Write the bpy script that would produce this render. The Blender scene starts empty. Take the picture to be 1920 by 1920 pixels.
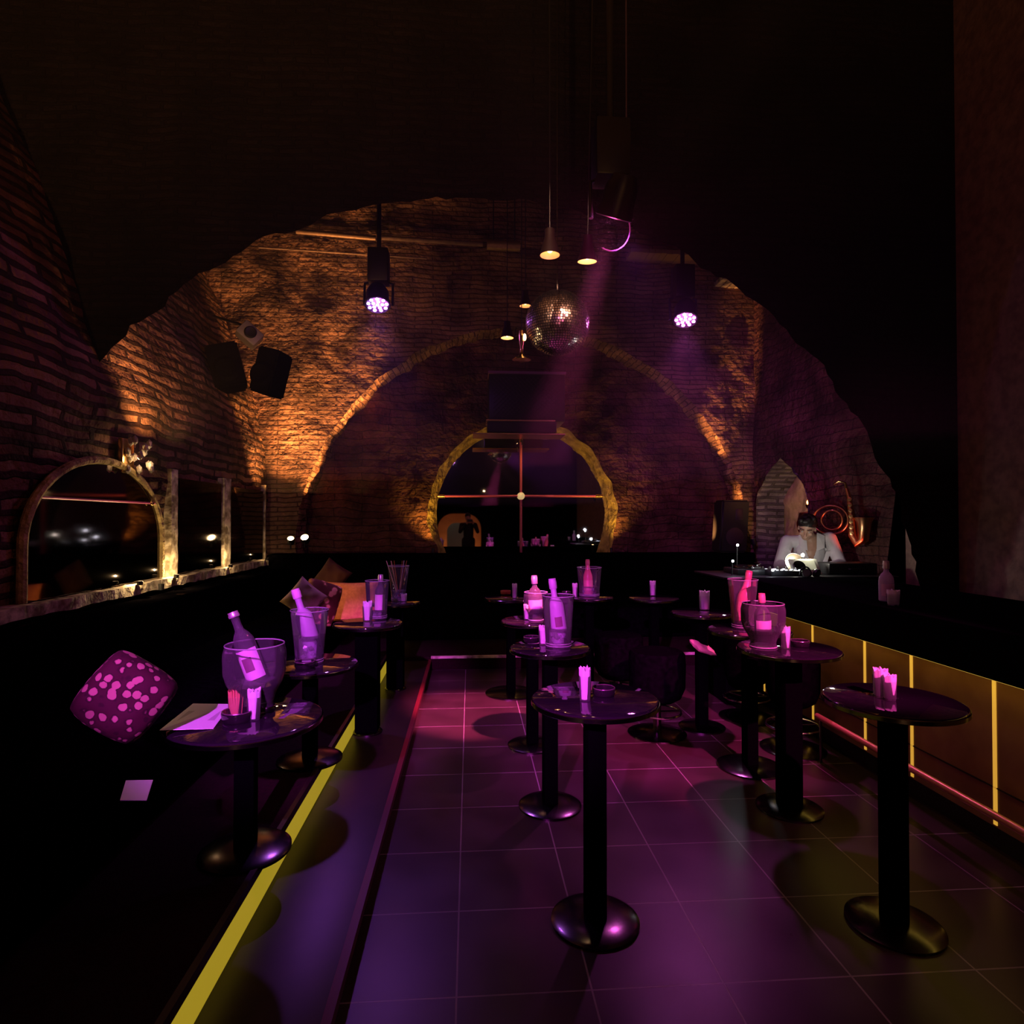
import bpy, bmesh, math, random
from mathutils import Vector, Matrix, Euler, noise
random.seed(7)
PI = math.pi
S = bpy.context.scene
C = S.collection

# ------------------------------------------------------------------ camera, world, exposure
F = 1150.0
YAW, PIT = math.atan(79 / F), math.atan(16 / F)
CAMZ = 1.55
cam_d = bpy.data.cameras.new('camera')
cam = bpy.data.objects.new('camera', cam_d); C.objects.link(cam)
cam_d.sensor_width = 36; cam_d.lens = 36 * F / 1920; cam_d.clip_start = .03
cam.location = (0, 0, CAMZ)
cam.rotation_euler = (PI / 2 + PIT, 0, -YAW)
S.camera = cam
CM = Euler(cam.rotation_euler).to_matrix()

w = bpy.data.worlds.new('world'); S.world = w; w.use_nodes = True
w.node_tree.nodes['Background'].inputs[0].default_value = (.05, .03, .3, 1)
w.node_tree.nodes['Background'].inputs[1].default_value = .01
S.view_settings.view_transform = 'Standard'
S.view_settings.look = 'None'
S.view_settings.exposure = 0
S.view_settings.gamma = 1
S.view_settings.use_curve_mapping = False
S.cycles.use_denoising = True
S.cycles.max_bounces = 8
S.cycles.adaptive_threshold = .02
S.cycles.transparent_max_bounces = 16
S.cycles.caustics_reflective = False
S.cycles.caustics_refractive = False
S.cycles.sample_clamp_indirect = 2.0
S.cycles.volume_bounces = 0


def ray(px, py):
    return CM @ Vector(((px - 960) / F, (960 - py) / F, -1))


def aty(px, py, Y):
    d = ray(px, py); return Vector((0, 0, CAMZ)) + d * (Y / d.y)


def atz(px, py, z):
    d = ray(px, py); return Vector((0, 0, CAMZ)) + d * ((z - CAMZ) / d.z)


def atx(px, py, x):
    d = ray(px, py); return Vector((0, 0, CAMZ)) + d * (x / d.x)


def lamp(kind, name, loc, color, energy, target=None, size=.03, spot=None, blend=.5, parent=None, sx=None, sy=None):
    l = bpy.data.lights.new(name, kind); l.color = color; l.energy = energy
    if kind == 'AREA':
        l.shape = 'RECTANGLE'; l.size = sx; l.size_y = sy
    else:
        l.shadow_soft_size = size
    if kind == 'SPOT':
        l.spot_size = math.radians(spot); l.spot_blend = blend
    o = bpy.data.objects.new(name, l); C.objects.link(o); o.location = loc
    if target is not None:
        o.rotation_euler = (Vector(target) - Vector(loc)).to_track_quat('-Z', 'Y').to_euler()
    if parent: o.parent = parent
    return o


# ------------------------------------------------------------------ materials
def mat(name, col, rough=.5, metal=0, spec=.5, emit=None, es=0, trans=0, sub=0, coat=0):
    m = bpy.data.materials.new(name); m.use_nodes = True
    b = m.node_tree.nodes['Principled BSDF']
    b.inputs['Base Color'].default_value = (*col, 1)
    b.inputs['Roughness'].default_value = rough
    b.inputs['Metallic'].default_value = metal
    b.inputs['Specular IOR Level'].default_value = spec
    b.inputs['Coat Weight'].default_value = coat
    b.inputs['Transmission Weight'].default_value = trans
    if emit:
        b.inputs['Emission Color'].default_value = (*emit, 1)
        b.inputs['Emission Strength'].default_value = es
    return m


def nd(m, t, **kw):
    n = m.node_tree.nodes.new(t)
    for k, v in kw.items(): setattr(n, k, v)
    return n


def noisy(name, c1, c2, scale=8, rough=.6, bump=.0, metal=0, spec=.5, detail=5, lo=.35, hi=.65, coat=0, rvar=None):
    m = mat(name, c1, rough, metal, spec, coat=coat); nt = m.node_tree; b = nt.nodes['Principled BSDF']
    tc = nd(m, 'ShaderNodeTexCoord'); n = nd(m, 'ShaderNodeTexNoise')
    n.inputs['Scale'].default_value = scale; n.inputs['Detail'].default_value = detail
    nt.links.new(tc.outputs['Object'], n.inputs['Vector'])
    r = nd(m, 'ShaderNodeValToRGB')
    r.color_ramp.elements[0].position = lo; r.color_ramp.elements[0].color = (*c1, 1)
    r.color_ramp.elements[1].position = hi; r.color_ramp.elements[1].color = (*c2, 1)
    nt.links.new(n.outputs['Fac'], r.inputs[0]); nt.links.new(r.outputs[0], b.inputs['Base Color'])
    if bump:
        bp = nd(m, 'ShaderNodeBump'); bp.inputs['Strength'].default_value = 1; bp.inputs['Distance'].default_value = bump
        nt.links.new(n.outputs['Fac'], bp.inputs['Height']); nt.links.new(bp.outputs[0], b.inputs['Normal'])
    if rvar:
        mr = nd(m, 'ShaderNodeMapRange'); mr.inputs[3].default_value = rvar[0]; mr.inputs[4].default_value = rvar[1]
        nt.links.new(n.outputs['Fac'], mr.inputs[0]); nt.links.new(mr.outputs[0], b.inputs['Roughness'])
    return m


def brick(name, c1, c2, mortar, bw=.24, bh=.062, ms=.014, bump=.03, wob=.02, nb=.02):
    """Old thin brickwork on metre UVs, wavy courses, eroded faces."""
    m = mat(name, c1, .85, 0, .25); nt = m.node_tree; b = nt.nodes['Principled BSDF']; L = nt.links.new
    uv = nd(m, 'ShaderNodeUVMap')
    n1 = nd(m, 'ShaderNodeTexNoise'); n1.inputs['Scale'].default_value = 1.7; n1.inputs['Detail'].default_value = 3
    L(uv.outputs[0], n1.inputs['Vector'])
    sub = nd(m, 'ShaderNodeVectorMath', operation='SUBTRACT'); sub.inputs[1].default_value = (.5, .5, .5)
    L(n1.outputs['Color'], sub.inputs[0])
    sc = nd(m, 'ShaderNodeVectorMath', operation='SCALE'); sc.inputs['Scale'].default_value = wob * 6
    L(sub.outputs[0], sc.inputs[0])
    add = nd(m, 'ShaderNodeVectorMath', operation='ADD'); L(uv.outputs[0], add.inputs[0]); L(sc.outputs[0], add.inputs[1])
    br = nd(m, 'ShaderNodeTexBrick')
    br.inputs['Scale'].default_value = 1; br.inputs['Brick Width'].default_value = bw; br.inputs['Row Height'].default_value = bh
    br.inputs['Mortar Size'].default_value = ms; br.inputs['Mortar Smooth'].default_value = .35
    br.inputs['Color1'].default_value = (*c1, 1); br.inputs['Color2'].default_value = (*c2, 1); br.inputs['Mortar'].default_value = (*mortar, 1)
    L(add.outputs[0], br.inputs['Vector'])
    n2 = nd(m, 'ShaderNodeTexNoise'); n2.inputs['Scale'].default_value = 14; n2.inputs['Detail'].default_value = 8
    n3 = nd(m, 'ShaderNodeTexNoise'); n3.inputs['Scale'].default_value = 2.3; n3.inputs['Detail'].default_value = 6
    L(uv.outputs[0], n2.inputs['Vector']); L(uv.outputs[0], n3.inputs['Vector'])
    mr = nd(m, 'ShaderNodeMapRange'); mr.inputs[1].default_value = .35; mr.inputs[2].default_value = .68; mr.inputs[3].default_value = .35; mr.inputs[4].default_value = 1.25
    L(n3.outputs['Fac'], mr.inputs[0])
    mx = nd(m, 'ShaderNodeVectorMath', operation='SCALE'); L(br.outputs['Color'], mx.inputs[0]); L(mr.outputs[0], mx.inputs['Scale'])
    L(mx.outputs[0], b.inputs['Base Color'])
    inv = nd(m, 'ShaderNodeMath', operation='MULTIPLY_ADD'); inv.inputs[1].default_value = -bump; inv.inputs[2].default_value = bump
    L(br.outputs['Fac'], inv.inputs[0])
    h2 = nd(m, 'ShaderNodeMath', operation='MULTIPLY_ADD'); h2.inputs[1].default_value = nb * 2.2
    L(n2.outputs['Fac'], h2.inputs[0]); L(inv.outputs[0], h2.inputs[2])
    h3 = nd(m, 'ShaderNodeMath', operation='MULTIPLY_ADD'); h3.inputs[1].default_value = nb * 4
    L(n3.outputs['Fac'], h3.inputs[0]); L(h2.outputs[0], h3.inputs[2])
    bp = nd(m, 'ShaderNodeBump'); bp.inputs['Strength'].default_value = 1; bp.inputs['Distance'].default_value = 1
    L(h3.outputs[0], bp.inputs['Height']); L(bp.outputs[0], b.inputs['Normal'])
    return m


def glass(name, tint=(1, 1, 1), diff=.055, dcol=(.9, .9, .95), rough=.03, fr=.35):
    """Thin clear glass shell: see-through face on, shiny at the rim, with a light film of condensation."""
    m = bpy.data.materials.new(name); m.use_nodes = True; nt = m.node_tree; L = nt.links.new
    for n in list(nt.nodes):
        if n.type == 'BSDF_PRINCIPLED': nt.nodes.remove(n)
    out = nt.nodes['Material Output']
    t = nd(m, 'ShaderNodeBsdfTransparent'); t.inputs[0].default_value = (*tint, 1)
    d = nd(m, 'ShaderNodeBsdfDiffuse'); d.inputs[0].default_value = (*dcol, 1)
    tl = nd(m, 'ShaderNodeBsdfTranslucent'); tl.inputs[0].default_value = (*dcol, 1)
    ad = nd(m, 'ShaderNodeMixShader'); ad.inputs[0].default_value = .5
    L(d.outputs[0], ad.inputs[1]); L(tl.outputs[0], ad.inputs[2])
    lw = nd(m, 'ShaderNodeLayerWeight'); lw.inputs[0].default_value = fr
    mm = nd(m, 'ShaderNodeMath', operation='MULTIPLY_ADD'); mm.inputs[1].default_value = .22; mm.inputs[2].default_value = diff
    L(lw.outputs['Facing'], mm.inputs[0])
    pw = nd(m, 'ShaderNodeMath', operation='POWER'); pw.inputs[1].default_value = 2
    L(lw.outputs['Facing'], pw.inputs[0]); L(pw.outputs[0], mm.inputs[0])
    m1 = nd(m, 'ShaderNodeMixShader'); L(mm.outputs[0], m1.inputs[0]); L(t.outputs[0], m1.inputs[1]); L(ad.outputs[0], m1.inputs[2])
    g = nd(m, 'ShaderNodeBsdfGlossy'); g.inputs['Roughness'].default_value = rough
    m2 = nd(m, 'ShaderNodeMixShader'); L(lw.outputs['Fresnel'], m2.inputs[0]); L(m1.outputs[0], m2.inputs[1]); L(g.outputs[0], m2.inputs[2])
    L(m2.outputs[0], out.inputs['Surface'])
    return m


def frosted(name, col, tl=.5, rough=.4):
    m = bpy.data.materials.new(name); m.use_nodes = True; nt = m.node_tree; L = nt.links.new
    b = nt.nodes['Principled BSDF']; b.inputs['Base Color'].default_value = (*col, 1); b.inputs['Roughness'].default_value = rough
    t = nd(m, 'ShaderNodeBsdfTranslucent'); t.inputs[0].default_value = (*col, 1)
    mx = nd(m, 'ShaderNodeMixShader'); mx.inputs[0].default_value = tl
    L(b.outputs[0], mx.inputs[1]); L(t.outputs[0], mx.inputs[2]); L(mx.outputs[0], nt.nodes['Material Output'].inputs['Surface'])
    return m


def tilemat():
    m = mat('floor_tile', (.05, .02, .025), .3, 0, .5); nt = m.node_tree; b = nt.nodes['Principled BSDF']; L = nt.links.new
    uv = nd(m, 'ShaderNodeUVMap')
    br = nd(m, 'ShaderNodeTexBrick', offset=0.0)
    br.inputs['Scale'].default_value = 1; br.inputs['Brick Width'].default_value = .446; br.inputs['Row Height'].default_value = .44
    br.inputs['Mortar Size'].default_value = .0035; br.inputs['Mortar Smooth'].default_value = .1
    br.inputs['Color1'].default_value = (.045, .026, .025, 1); br.inputs['Color2'].default_value = (.036, .021, .02, 1)
    br.inputs['Mortar'].default_value = (.24, .20, .2, 1)
    L(uv.outputs[0], br.inputs['Vector'])
    n = nd(m, 'ShaderNodeTexNoise'); n.inputs['Scale'].default_value = 3; n.inputs['Detail'].default_value = 6; L(uv.outputs[0], n.inputs['Vector'])
    mr = nd(m, 'ShaderNodeMapRange'); mr.inputs[1].default_value = .3; mr.inputs[2].default_value = .7; mr.inputs[3].default_value = .6; mr.inputs[4].default_value = 1.2
    L(n.outputs['Fac'], mr.inputs[0])
    mx = nd(m, 'ShaderNodeVectorMath', operation='SCALE'); L(br.outputs['Color'], mx.inputs[0]); L(mr.outputs[0], mx.inputs['Scale'])
    L(mx.outputs[0], b.inputs['Base Color'])
    r2 = nd(m, 'ShaderNodeMapRange'); r2.inputs[3].default_value = .22; r2.inputs[4].default_value = .42
    L(n.outputs['Fac'], r2.inputs[0]); L(r2.outputs[0], b.inputs['Roughness'])
    bp = nd(m, 'ShaderNodeBump'); bp.inputs['Distance'].default_value = .002; bp.invert = True
    L(br.outputs['Fac'], bp.inputs['Height']); L(bp.outputs[0], b.inputs['Normal'])
    return m


def spotmat(name, base, c2, c3, scale=22):
    m = mat(name, base, .85, 0, .2); nt = m.node_tree; b = nt.nodes['Principled BSDF']; L = nt.links.new
    tc = nd(m, 'ShaderNodeTexCoord')
    v = nd(m, 'ShaderNodeTexVoronoi'); v.inputs['Scale'].default_value = scale; v.inputs['Randomness'].default_value = .9
    n = nd(m, 'ShaderNodeTexNoise'); n.inputs['Scale'].default_value = scale * 1.2; n.inputs['Detail'].default_value = 3
    L(tc.outputs['Object'], v.inputs['Vector']); L(tc.outputs['Object'], n.inputs['Vector'])
    a = nd(m, 'ShaderNodeMath', operation='MULTIPLY_ADD'); a.inputs[1].default_value = .5
    L(n.outputs['Fac'], a.inputs[0]); L(v.outputs['Distance'], a.inputs[2])
    r = nd(m, 'ShaderNodeValToRGB'); e = r.color_ramp.elements
    e[0].position = .61; e[0].color = (*c3, 1); e[1].position = .78; e[1].color = (*base, 1)
    x = e.new(.66); x.color = (*c2, 1); x = e.new(.70); x.color = (*c2, 1)
    L(a.outputs[0], r.inputs[0]); L(r.outputs[0], b.inputs['Base Color'])
    bp = nd(m, 'ShaderNodeBump'); bp.inputs['Distance'].default_value = .0012
    L(a.outputs[0], bp.inputs['Height']); L(bp.outputs[0], b.inputs['Normal'])
    return m


M = {}
M['brick_back'] = brick('brick_back', (.34, .19, .12), (.25, .13, .085), (.12, .065, .045), bw=.5, ms=.009, bump=.02, nb=.028)
M['brick_side'] = brick('brick_side', (.40, .22, .12), (.16, .075, .05), (.05, .025, .02), bh=.095, bw=.6, ms=.022, wob=.028, bump=.06, nb=.035)
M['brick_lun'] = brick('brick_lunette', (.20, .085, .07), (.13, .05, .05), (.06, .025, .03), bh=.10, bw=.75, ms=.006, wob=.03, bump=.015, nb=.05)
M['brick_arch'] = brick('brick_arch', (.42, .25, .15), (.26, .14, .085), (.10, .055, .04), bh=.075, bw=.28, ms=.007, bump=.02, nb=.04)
M['brick_unlit'] = brick('brick_unlit', (.009, .006, .008), (.006, .004, .006), (.004, .003, .004))  # near-black: the front arch's lack of light is put into its colour
M['brick_grey'] = brick('brick_grey', (.27, .25, .24), (.2, .185, .18), (.11, .10, .10), bh=.085, bw=.3, ms=.02, bump=.05)
M['plaster_yel'] = noisy('plaster_yellow', (.42, .33, .15), (.62, .50, .26), 9, .9, .02)
M['stone'] = noisy('pilaster_stone', (.20, .15, .09), (.72, .62, .45), 11, .8, .02, lo=.4, hi=.6)
M['reveal'] = noisy('reveal_stone', (.24, .17, .07), (.56, .42, .16), 9, .85, .09)
M['tile'] = tilemat()
M['black'] = mat('black_paint', (.003, .003, .0035), .9, 0, 0)
M['leather'] = noisy('black_leather', (.0010, .0009, .0012), (.0022, .0018, .0026), 30, .9, .002, spec=0)
M['carpet'] = noisy('dark_red_carpet', (.008, .0025, .003), (.014, .004, .005), 60, .95, .003, spec=.1)
M['wood'] = noisy('dark_step_wood', (.010, .004, .005), (.016, .007, .008), 12, .4, 0)
M['rededge'] = mat('red_step_nosing', (.10, .010, .012), .4)
M['lacquer'] = mat('black_glass_top', (.012, .008, .014), .035, 0, .8, coat=1)
M['post'] = mat('table_post', (.001, .001, .0012), .9, 0, 0)
M['chrome'] = mat('chrome', (.7, .7, .7), .15, 1)
M['darkchrome'] = mat('dark_chrome', (.12, .11, .11), .2, 1)
M['brass'] = mat('brass', (.75, .48, .2), .25, 1)
M['copper'] = mat('copper', (.65, .3, .15), .28, 1)
M['darkcopper'] = mat('dark_copper_shade', (.012, .006, .005), .6, 0, .2)
M['rod'] = mat('dull_red_rod', (.75, .14, .32), .4, .1)
M['mirror'] = mat('mirror', (.82, .8, .84), .02, 1)
M['darkmirror'] = mat('smoked_mirror', (.14, .12, .12), .05, 1)
M['facet'] = mat('ball_facet', (.92, .84, .8), .24, 1)
M['ballcore'] = mat('ball_core', (.01, .008, .01), .9, 0, .1)
M['glass'] = glass('clear_glass')
M['glassb'] = glass('bottle_glass', (.55, .5, .55), .1)
M['glassw'] = glass('cold_glass', (.85, .85, .9), .6)
M['water'] = glass('ice_water', (.85, .85, .9), .13, rough=.06)
M['ice'] = glass('ice', (.9, .9, .95), .3, rough=.15, fr=.5)
M['frost'] = frosted('frosted_bottle', (.62, .5, .7), .4)
M['rose'] = frosted('rose_bottle', (.85, .22, .28), .35, .25)
M['foilpink'] = mat('pink_foil', (.85, .3, .34), .35, .3)
M['foil'] = mat('silver_foil', (.7, .6, .65), .35, .7)
M['label'] = frosted('paper_label', (.85, .6, .8), .3, .6)
M['labeldark'] = mat('label_print', (.15, .04, .1), .6)
M['napkin'] = frosted('napkin_paper', (.92, .88, .92), .35, .8)
M['paper'] = mat('menu_paper', (.72, .66, .76), .55)
M['paperprint'] = mat('menu_print', (.45, .38, .47), .6)
M['straw'] = frosted('amber_straws', (.55, .2, .1), .3, .5)
M['ash'] = mat('ashtray_black', (.01, .008, .01), .12, 0, .7, coat=.5)
M['leopard'] = spotmat('leopard_cloth', (.035, .006, .012), (.02, .004, .008), (.30, .15, .13), 30)
M['goldcloth'] = spotmat('gold_snake_cloth', (.10, .035, .015), (.2, .09, .03), (.8, .45, .2), 16)
M['orange'] = noisy('orange_cloth', (.72, .24, .1), (.85, .32, .14), 40, .85, .002)
M['olive'] = noisy('olive_cloth', (.22, .17, .09), (.28, .22, .12), 20, .8)
M['barfront'] = noisy('bar_panel', (.22, .10, .05), (.30, .15, .075), 6, .35, spec=.5, rvar=(.25, .45))
M['ledy'] = mat('yellow_led', (1, .8, .2), .5, emit=(1, .66, .10), es=.5)
M['ledstrip'] = mat('amber_led_line', (1, .8, .2), .5, emit=(1, .52, .06), es=.55)
M['railwood'] = mat('foot_rail_copper', (.75, .36, .17), .35, .6)
M['bulb'] = mat('warm_bulb', (1, .8, .5), .5, emit=(1, .62, .28), es=26)
M['bulbdim'] = mat('warm_bulb_dim', (1, .8, .5), .5, emit=(1, .55, .24), es=7)
M['bulbin'] = mat('lamp_inside', (.95, .62, .38), .4, emit=(1, .4, .14), es=.35)
M['ledm'] = mat('magenta_led', (1, .5, 1), .5, emit=(1, .28, 1), es=22)
M['ledv'] = mat('violet_led', (.6, .5, 1), .5, emit=(.55, .35, 1), es=20)
M['white_led'] = mat('white_led', (1, 1, 1), .5, emit=(.9, .95, 1), es=18)
M['lampcool'] = mat('desk_lamp_bulb', (1, 1, 1), .5, emit=(1, .95, .72), es=14)
M['skin'] = noisy('skin', (.50, .29, .21), (.56, .33, .25), 20, .5)
M['shirt'] = noisy('white_shirt', (.66, .64, .68), (.74, .72, .76), 12, .85, .004)
M['hair'] = noisy('black_hair', (.006, .005, .006), (.02, .014, .014), 60, .5, .004)
M['jacket'] = mat('dark_jacket', (.012, .010, .012), .8)
M['orangeplaster'] = noisy('orange_plaster', (.62, .27, .10), (.72, .34, .14), 3, .85)
M['grille'] = mat('grille_metal', (.05, .03, .05), .4, .6)
M['plastic'] = mat('black_plastic', (.012, .012, .014), .4, 0, .4)
M['greyplastic'] = mat('grey_plastic', (.16, .14, .14), .5)
M['panelw'] = mat('pale_deck_panel', (.62, .64, .52), .35)
M['duct'] = noisy('duct_metal', (.2, .13, .09), (.28, .18, .12), 20, .45, .002, metal=.5)
M['beam'] = noisy('ceiling_beam', (.16, .10, .08), (.26, .17, .13), 14, .8, .01)
M['crystal'] = mat('crystal', (.9, .85, .7), .08, .6)
M['dimglow'] = mat('mixer_key', (.8, .8, .8), .5, emit=(.85, .9, 1), es=1.6)


# ------------------------------------------------------------------ mesh helpers
def box(bm, x0, y0, z0, x1, y1, z1, mtx=None):
    r = bmesh.ops.create_cube(bm, size=1)
    T = Matrix.Translation(((x0 + x1) / 2, (y0 + y1) / 2, (z0 + z1) / 2)) @ Matrix.Diagonal((abs(x1 - x0), abs(y1 - y0), abs(z1 - z0), 1))
    if mtx: T = mtx @ T
    bmesh.ops.transform(bm, matrix=T, verts=r['verts']); return r['verts']


def bbox(x0, y0, z0, x1, y1, z1, bev=.01, seg=2, mtx=None):
    bm = bmesh.new(); box(bm, x0, y0, z0, x1, y1, z1)
    if bev: bmesh.ops.bevel(bm, geom=bm.edges[:], offset=bev, segments=seg, profile=.5, affect='EDGES')
    if mtx: bmesh.ops.transform(bm, matrix=mtx, verts=bm.verts)
    return bm


def lathe(prof, seg=40, bm=None, mtx=None, cap0=False, cap1=False):
    bm = bm or bmesh.new(); rings = []
    for r, z in prof:
        if r < 1e-5:
            rings.append([bm.verts.new((0, 0, z))])
        else:
            rings.append([bm.verts.new((r * math.cos(2 * PI * k / seg), r * math.sin(2 * PI * k / seg), z)) for k in range(seg)])
    for a, b in zip(rings, rings[1:]):
        for k in range(seg):
            k2 = (k + 1) % seg
            if len(a) == 1 and len(b) == 1: continue
            if len(a) == 1: bm.faces.new((a[0], b[k], b[k2]))
            elif len(b) == 1: bm.faces.new((a[k], a[k2], b[0]))
            else: bm.faces.new((a[k], a[k2], b[k2], b[k]))
    if cap0 and len(rings[0]) > 1: bm.faces.new(rings[0][::-1])
    if cap1 and len(rings[-1]) > 1: bm.faces.new(rings[-1])
    if mtx:
        vs = [v for r in rings for v in r]; bmesh.ops.transform(bm, matrix=mtx, verts=vs)
    return bm


def tube(pts, r, seg=10, bm=None, closed=False):
    bm = bm or bmesh.new(); pts = [Vector(p) for p in pts]; n = len(pts)
    rs = r if isinstance(r, (list, tuple)) else [r] * n
    rings = []; prev = None
    for i, p in enumerate(pts):
        if closed: t = pts[(i + 1) % n] - pts[i - 1]
        else: t = pts[min(i + 1, n - 1)] - pts[max(i - 1, 0)]
        t.normalize()
        if prev is None:
            u = t.orthogonal().normalized()
        else:
            u = (prev - t * prev.dot(t)).normalized()
        prev = u; v = t.cross(u)
        rings.append([bm.verts.new(p + (u * math.cos(2 * PI * k / seg) + v * math.sin(2 * PI * k / seg)) * rs[i]) for k in range(seg)])
    m_ = n if closed else n - 1
    for i in range(m_):
        a, b = rings[i], rings[(i + 1) % n]
        for k in range(seg): bm.faces.new((a[k], a[(k + 1) % seg], b[(k + 1) % seg], b[k]))
    if not closed:
        bm.faces.new(rings[0][::-1]); bm.faces.new(rings[-1])
    return bm


def ball(bm, c, r, sc=(1, 1, 1), seg=20, rot=None):
    q = bmesh.ops.create_uvsphere(bm, u_segments=seg, v_segments=max(8, seg * 2 // 3), radius=r)
    T = Matrix.Translation(c) @ (rot.to_4x4() if rot else Matrix()) @ Matrix.Diagonal((*sc, 1))
    bmesh.ops.transform(bm, matrix=T, verts=q['verts']); return bm


def obj(name, bm, m, parent=None, smooth=True, loc=None):
    me = bpy.data.meshes.new(name)
    bmesh.ops.recalc_face_normals(bm, faces=bm.faces)
    bm.to_mesh(me); bm.free()
    if m: me.materials.append(m)
    if smooth:
        for p in me.polygons: p.use_smooth = True
        try: me.set_sharp_from_angle(angle=math.radians(38))
        except Exception: pass
    o = bpy.data.objects.new(name, me); C.objects.link(o)
    if parent: o.parent = parent
    if loc: o.location = loc
    return o


def thing(name, label, cat, loc=(0, 0, 0), rz=0, group=None):
    o = bpy.data.objects.new(name, None); C.objects.link(o); o.empty_display_size = .05
    o.location = loc; o.rotation_euler = (0, 0, rz)
    return tag(o, label, cat, group)


def tag(o, label, cat, group=None):
    o['label'] = label; o['category'] = cat
    if group: o['group'] = group
    return o


def struct(name, bm, m, smooth=True):
    o = obj(name, bm, m, None, smooth); o['kind'] = 'structure'; return o


def dup(root, loc, rz=0, label=None, group=None):
    r = root.copy(); C.objects.link(r); r.location = loc; r.rotation_euler = (0, 0, rz)
    if label: r['label'] = label
    if group: r['group'] = group
    for ch in list(root.children):
        c = ch.copy(); C.objects.link(c); c.parent = r
        for g in list(ch.children):
            d = g.copy(); C.objects.link(d); d.parent = c
    return r


def grid(name, fn, uvf, us, vs, m, flip=False, smooth=True):
    """fn(u,v)->point ; uvf(u,v)->(u_m, v_m)"""
    bm = bmesh.new(); uvl = bm.loops.layers.uv.new('UVMap')
    V = [[bm.verts.new(fn(u, v)) for v in vs] for u in us]
    for i in range(len(us) - 1):
        for j in range(len(vs) - 1):
            q = [(i, j), (i + 1, j), (i + 1, j + 1), (i, j + 1)]
            if flip: q = q[::-1]
            f = bm.faces.new([V[a][b] for a, b in q])
            for l, (a, b) in zip(f.loops, q): l[uvl].uv = uvf(us[a], vs[b])
    me = bpy.data.meshes.new(name); bm.to_mesh(me); bm.free(); me.materials.append(m)
    for p in me.polygons: p.use_smooth = smooth
    o = bpy.data.objects.new(name, me); C.objects.link(o)
    o['kind'] = 'structure'
    return o


def lin(a, b, n): return [a + (b - a) * i / (n - 1) for i in range(n)]


def rough3(p, a=.03, s=3.0):
    return a * (noise.noise(Vector(p) * s) + .5 * noise.noise(Vector(p) * s * 2.7) + .25 * noise.noise(Vector(p) * s * 7))


# ------------------------------------------------------------------ structure
YA, YL = 8.2, 9.0            # brick front wall, recessed lunette
XL, XR = -2.65, 3.9
AC = Vector((.78, YA, 1.10)); AR = 3.06           # big arch
MC = Vector((.758, YL, 1.642)); MR = 1.235          # mirror arch
FRONT = -4.2

# floor
grid('floor', lambda u, v: Vector((u, v, 0)), lambda u, v: (u + .042, v - 3.784), lin(-3.6, 5.2, 3), lin(FRONT, 9.2, 3), M['tile'])


# back wall with the big arched opening (polar sheet)
def outer(th):
    c, s = math.cos(th), math.sin(th)
    t = 1e9
    if c > 1e-6: t = min(t, (XR + .12 - AC.x) / c)
    if c < -1e-6: t = min(t, (-3.75 - AC.x) / c)
    if s > 1e-6: t = min(t, (6.0 - AC.z) / s)
    if s < -1e-6: t = min(t, (0 - AC.z) / s)
    return max(t, AR + .01)


def wallA(th, k):
    r0 = AR + .035 * noise.noise(Vector((th * 9, 1, 0))) + .02 * noise.noise(Vector((th * 40, 1, 5)))
    r = r0 + (outer(th) - r0) * k
    x, z = AC.x + r * math.cos(th), AC.z + r * math.sin(th)
    return Vector((x, YA + rough3((x, 0, z), .035, 2.2), z))


grid('wall_back', wallA, lambda th, k: (wallA(th, k).x, wallA(th, k).z), lin(-.36, PI + .36, 300), [i / 40 for i in range(41)], M['brick_back'])


# arch intrados (lit edge) with bricks set radially
def intr(th, k):
    r0 = AR + .035 * noise.noise(Vector((th * 9, 1, 0))) + .02 * noise.noise(Vector((th * 40, 1, 5)))
    r = r0 + rough3((th * 3, k, 0), .06, 5) * (k > 0)
    x, z = AC.x + r * math.cos(th), AC.z + r * math.sin(th)
    return Vector((x, YA + rough3((x, 0, z), .035, 2.2) * (1 - k) + (YL - YA - .2) * k, z))


grid('trim_1', intr, lambda th, k: (k * .6, th * AR), lin(-.36, PI + .36, 300), lin(0, 1, 11), M['brick_arch'])


# lunette wall, with the round-headed mirror opening
def lun(th, k):
    r0 = MR + .10 + .06 * noise.noise(Vector((th * 3, 3, 0))) + .03 * noise.noise(Vector((th * 7, 3, 5)))
    r = r0 + (AR + .45 - r0) * k
    x, z = MC.x + r * math.cos(th), MC.z + r * math.sin(th)
    z = max(z, .0)
    return Vector((x, YL - .37 + rough3((x, 9, z), .07, 1.9), z))


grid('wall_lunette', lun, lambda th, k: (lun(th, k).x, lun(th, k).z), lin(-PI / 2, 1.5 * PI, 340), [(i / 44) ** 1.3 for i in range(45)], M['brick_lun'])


def rev(th, k):
    a = lun(th, 0)
    r1 = MR
    b = Vector((MC.x + r1 * math.cos(th), YL + .02, MC.z + r1 * math.sin(th)))
    p = a.lerp(b, k)
    d = rough3((p.x, p.y * 2, p.z), .035, 5) * math.sin(PI * k)
    return p + Vector((math.cos(th) * d, 0, math.sin(th) * d))


grid('trim_2', rev, lambda th, k: (k * .3, th * MR), lin(-PI / 2, 1.5 * PI, 340), lin(0, 1, 8), M['reveal'])


# left wall: brick, leaning out above the mirrors
def xl(z):
    pts = [(0, 0), (2.5, 0), (3.2, -.18), (4.2, -.55), (4.8, -.80), (6.0, -1.0)]
    for (a, p), (b, q) in zip(pts, pts[1:]):
        if z <= b: return XL + p + (q - p) * (z - a) / (b - a)
    return XL - 1.0


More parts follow.
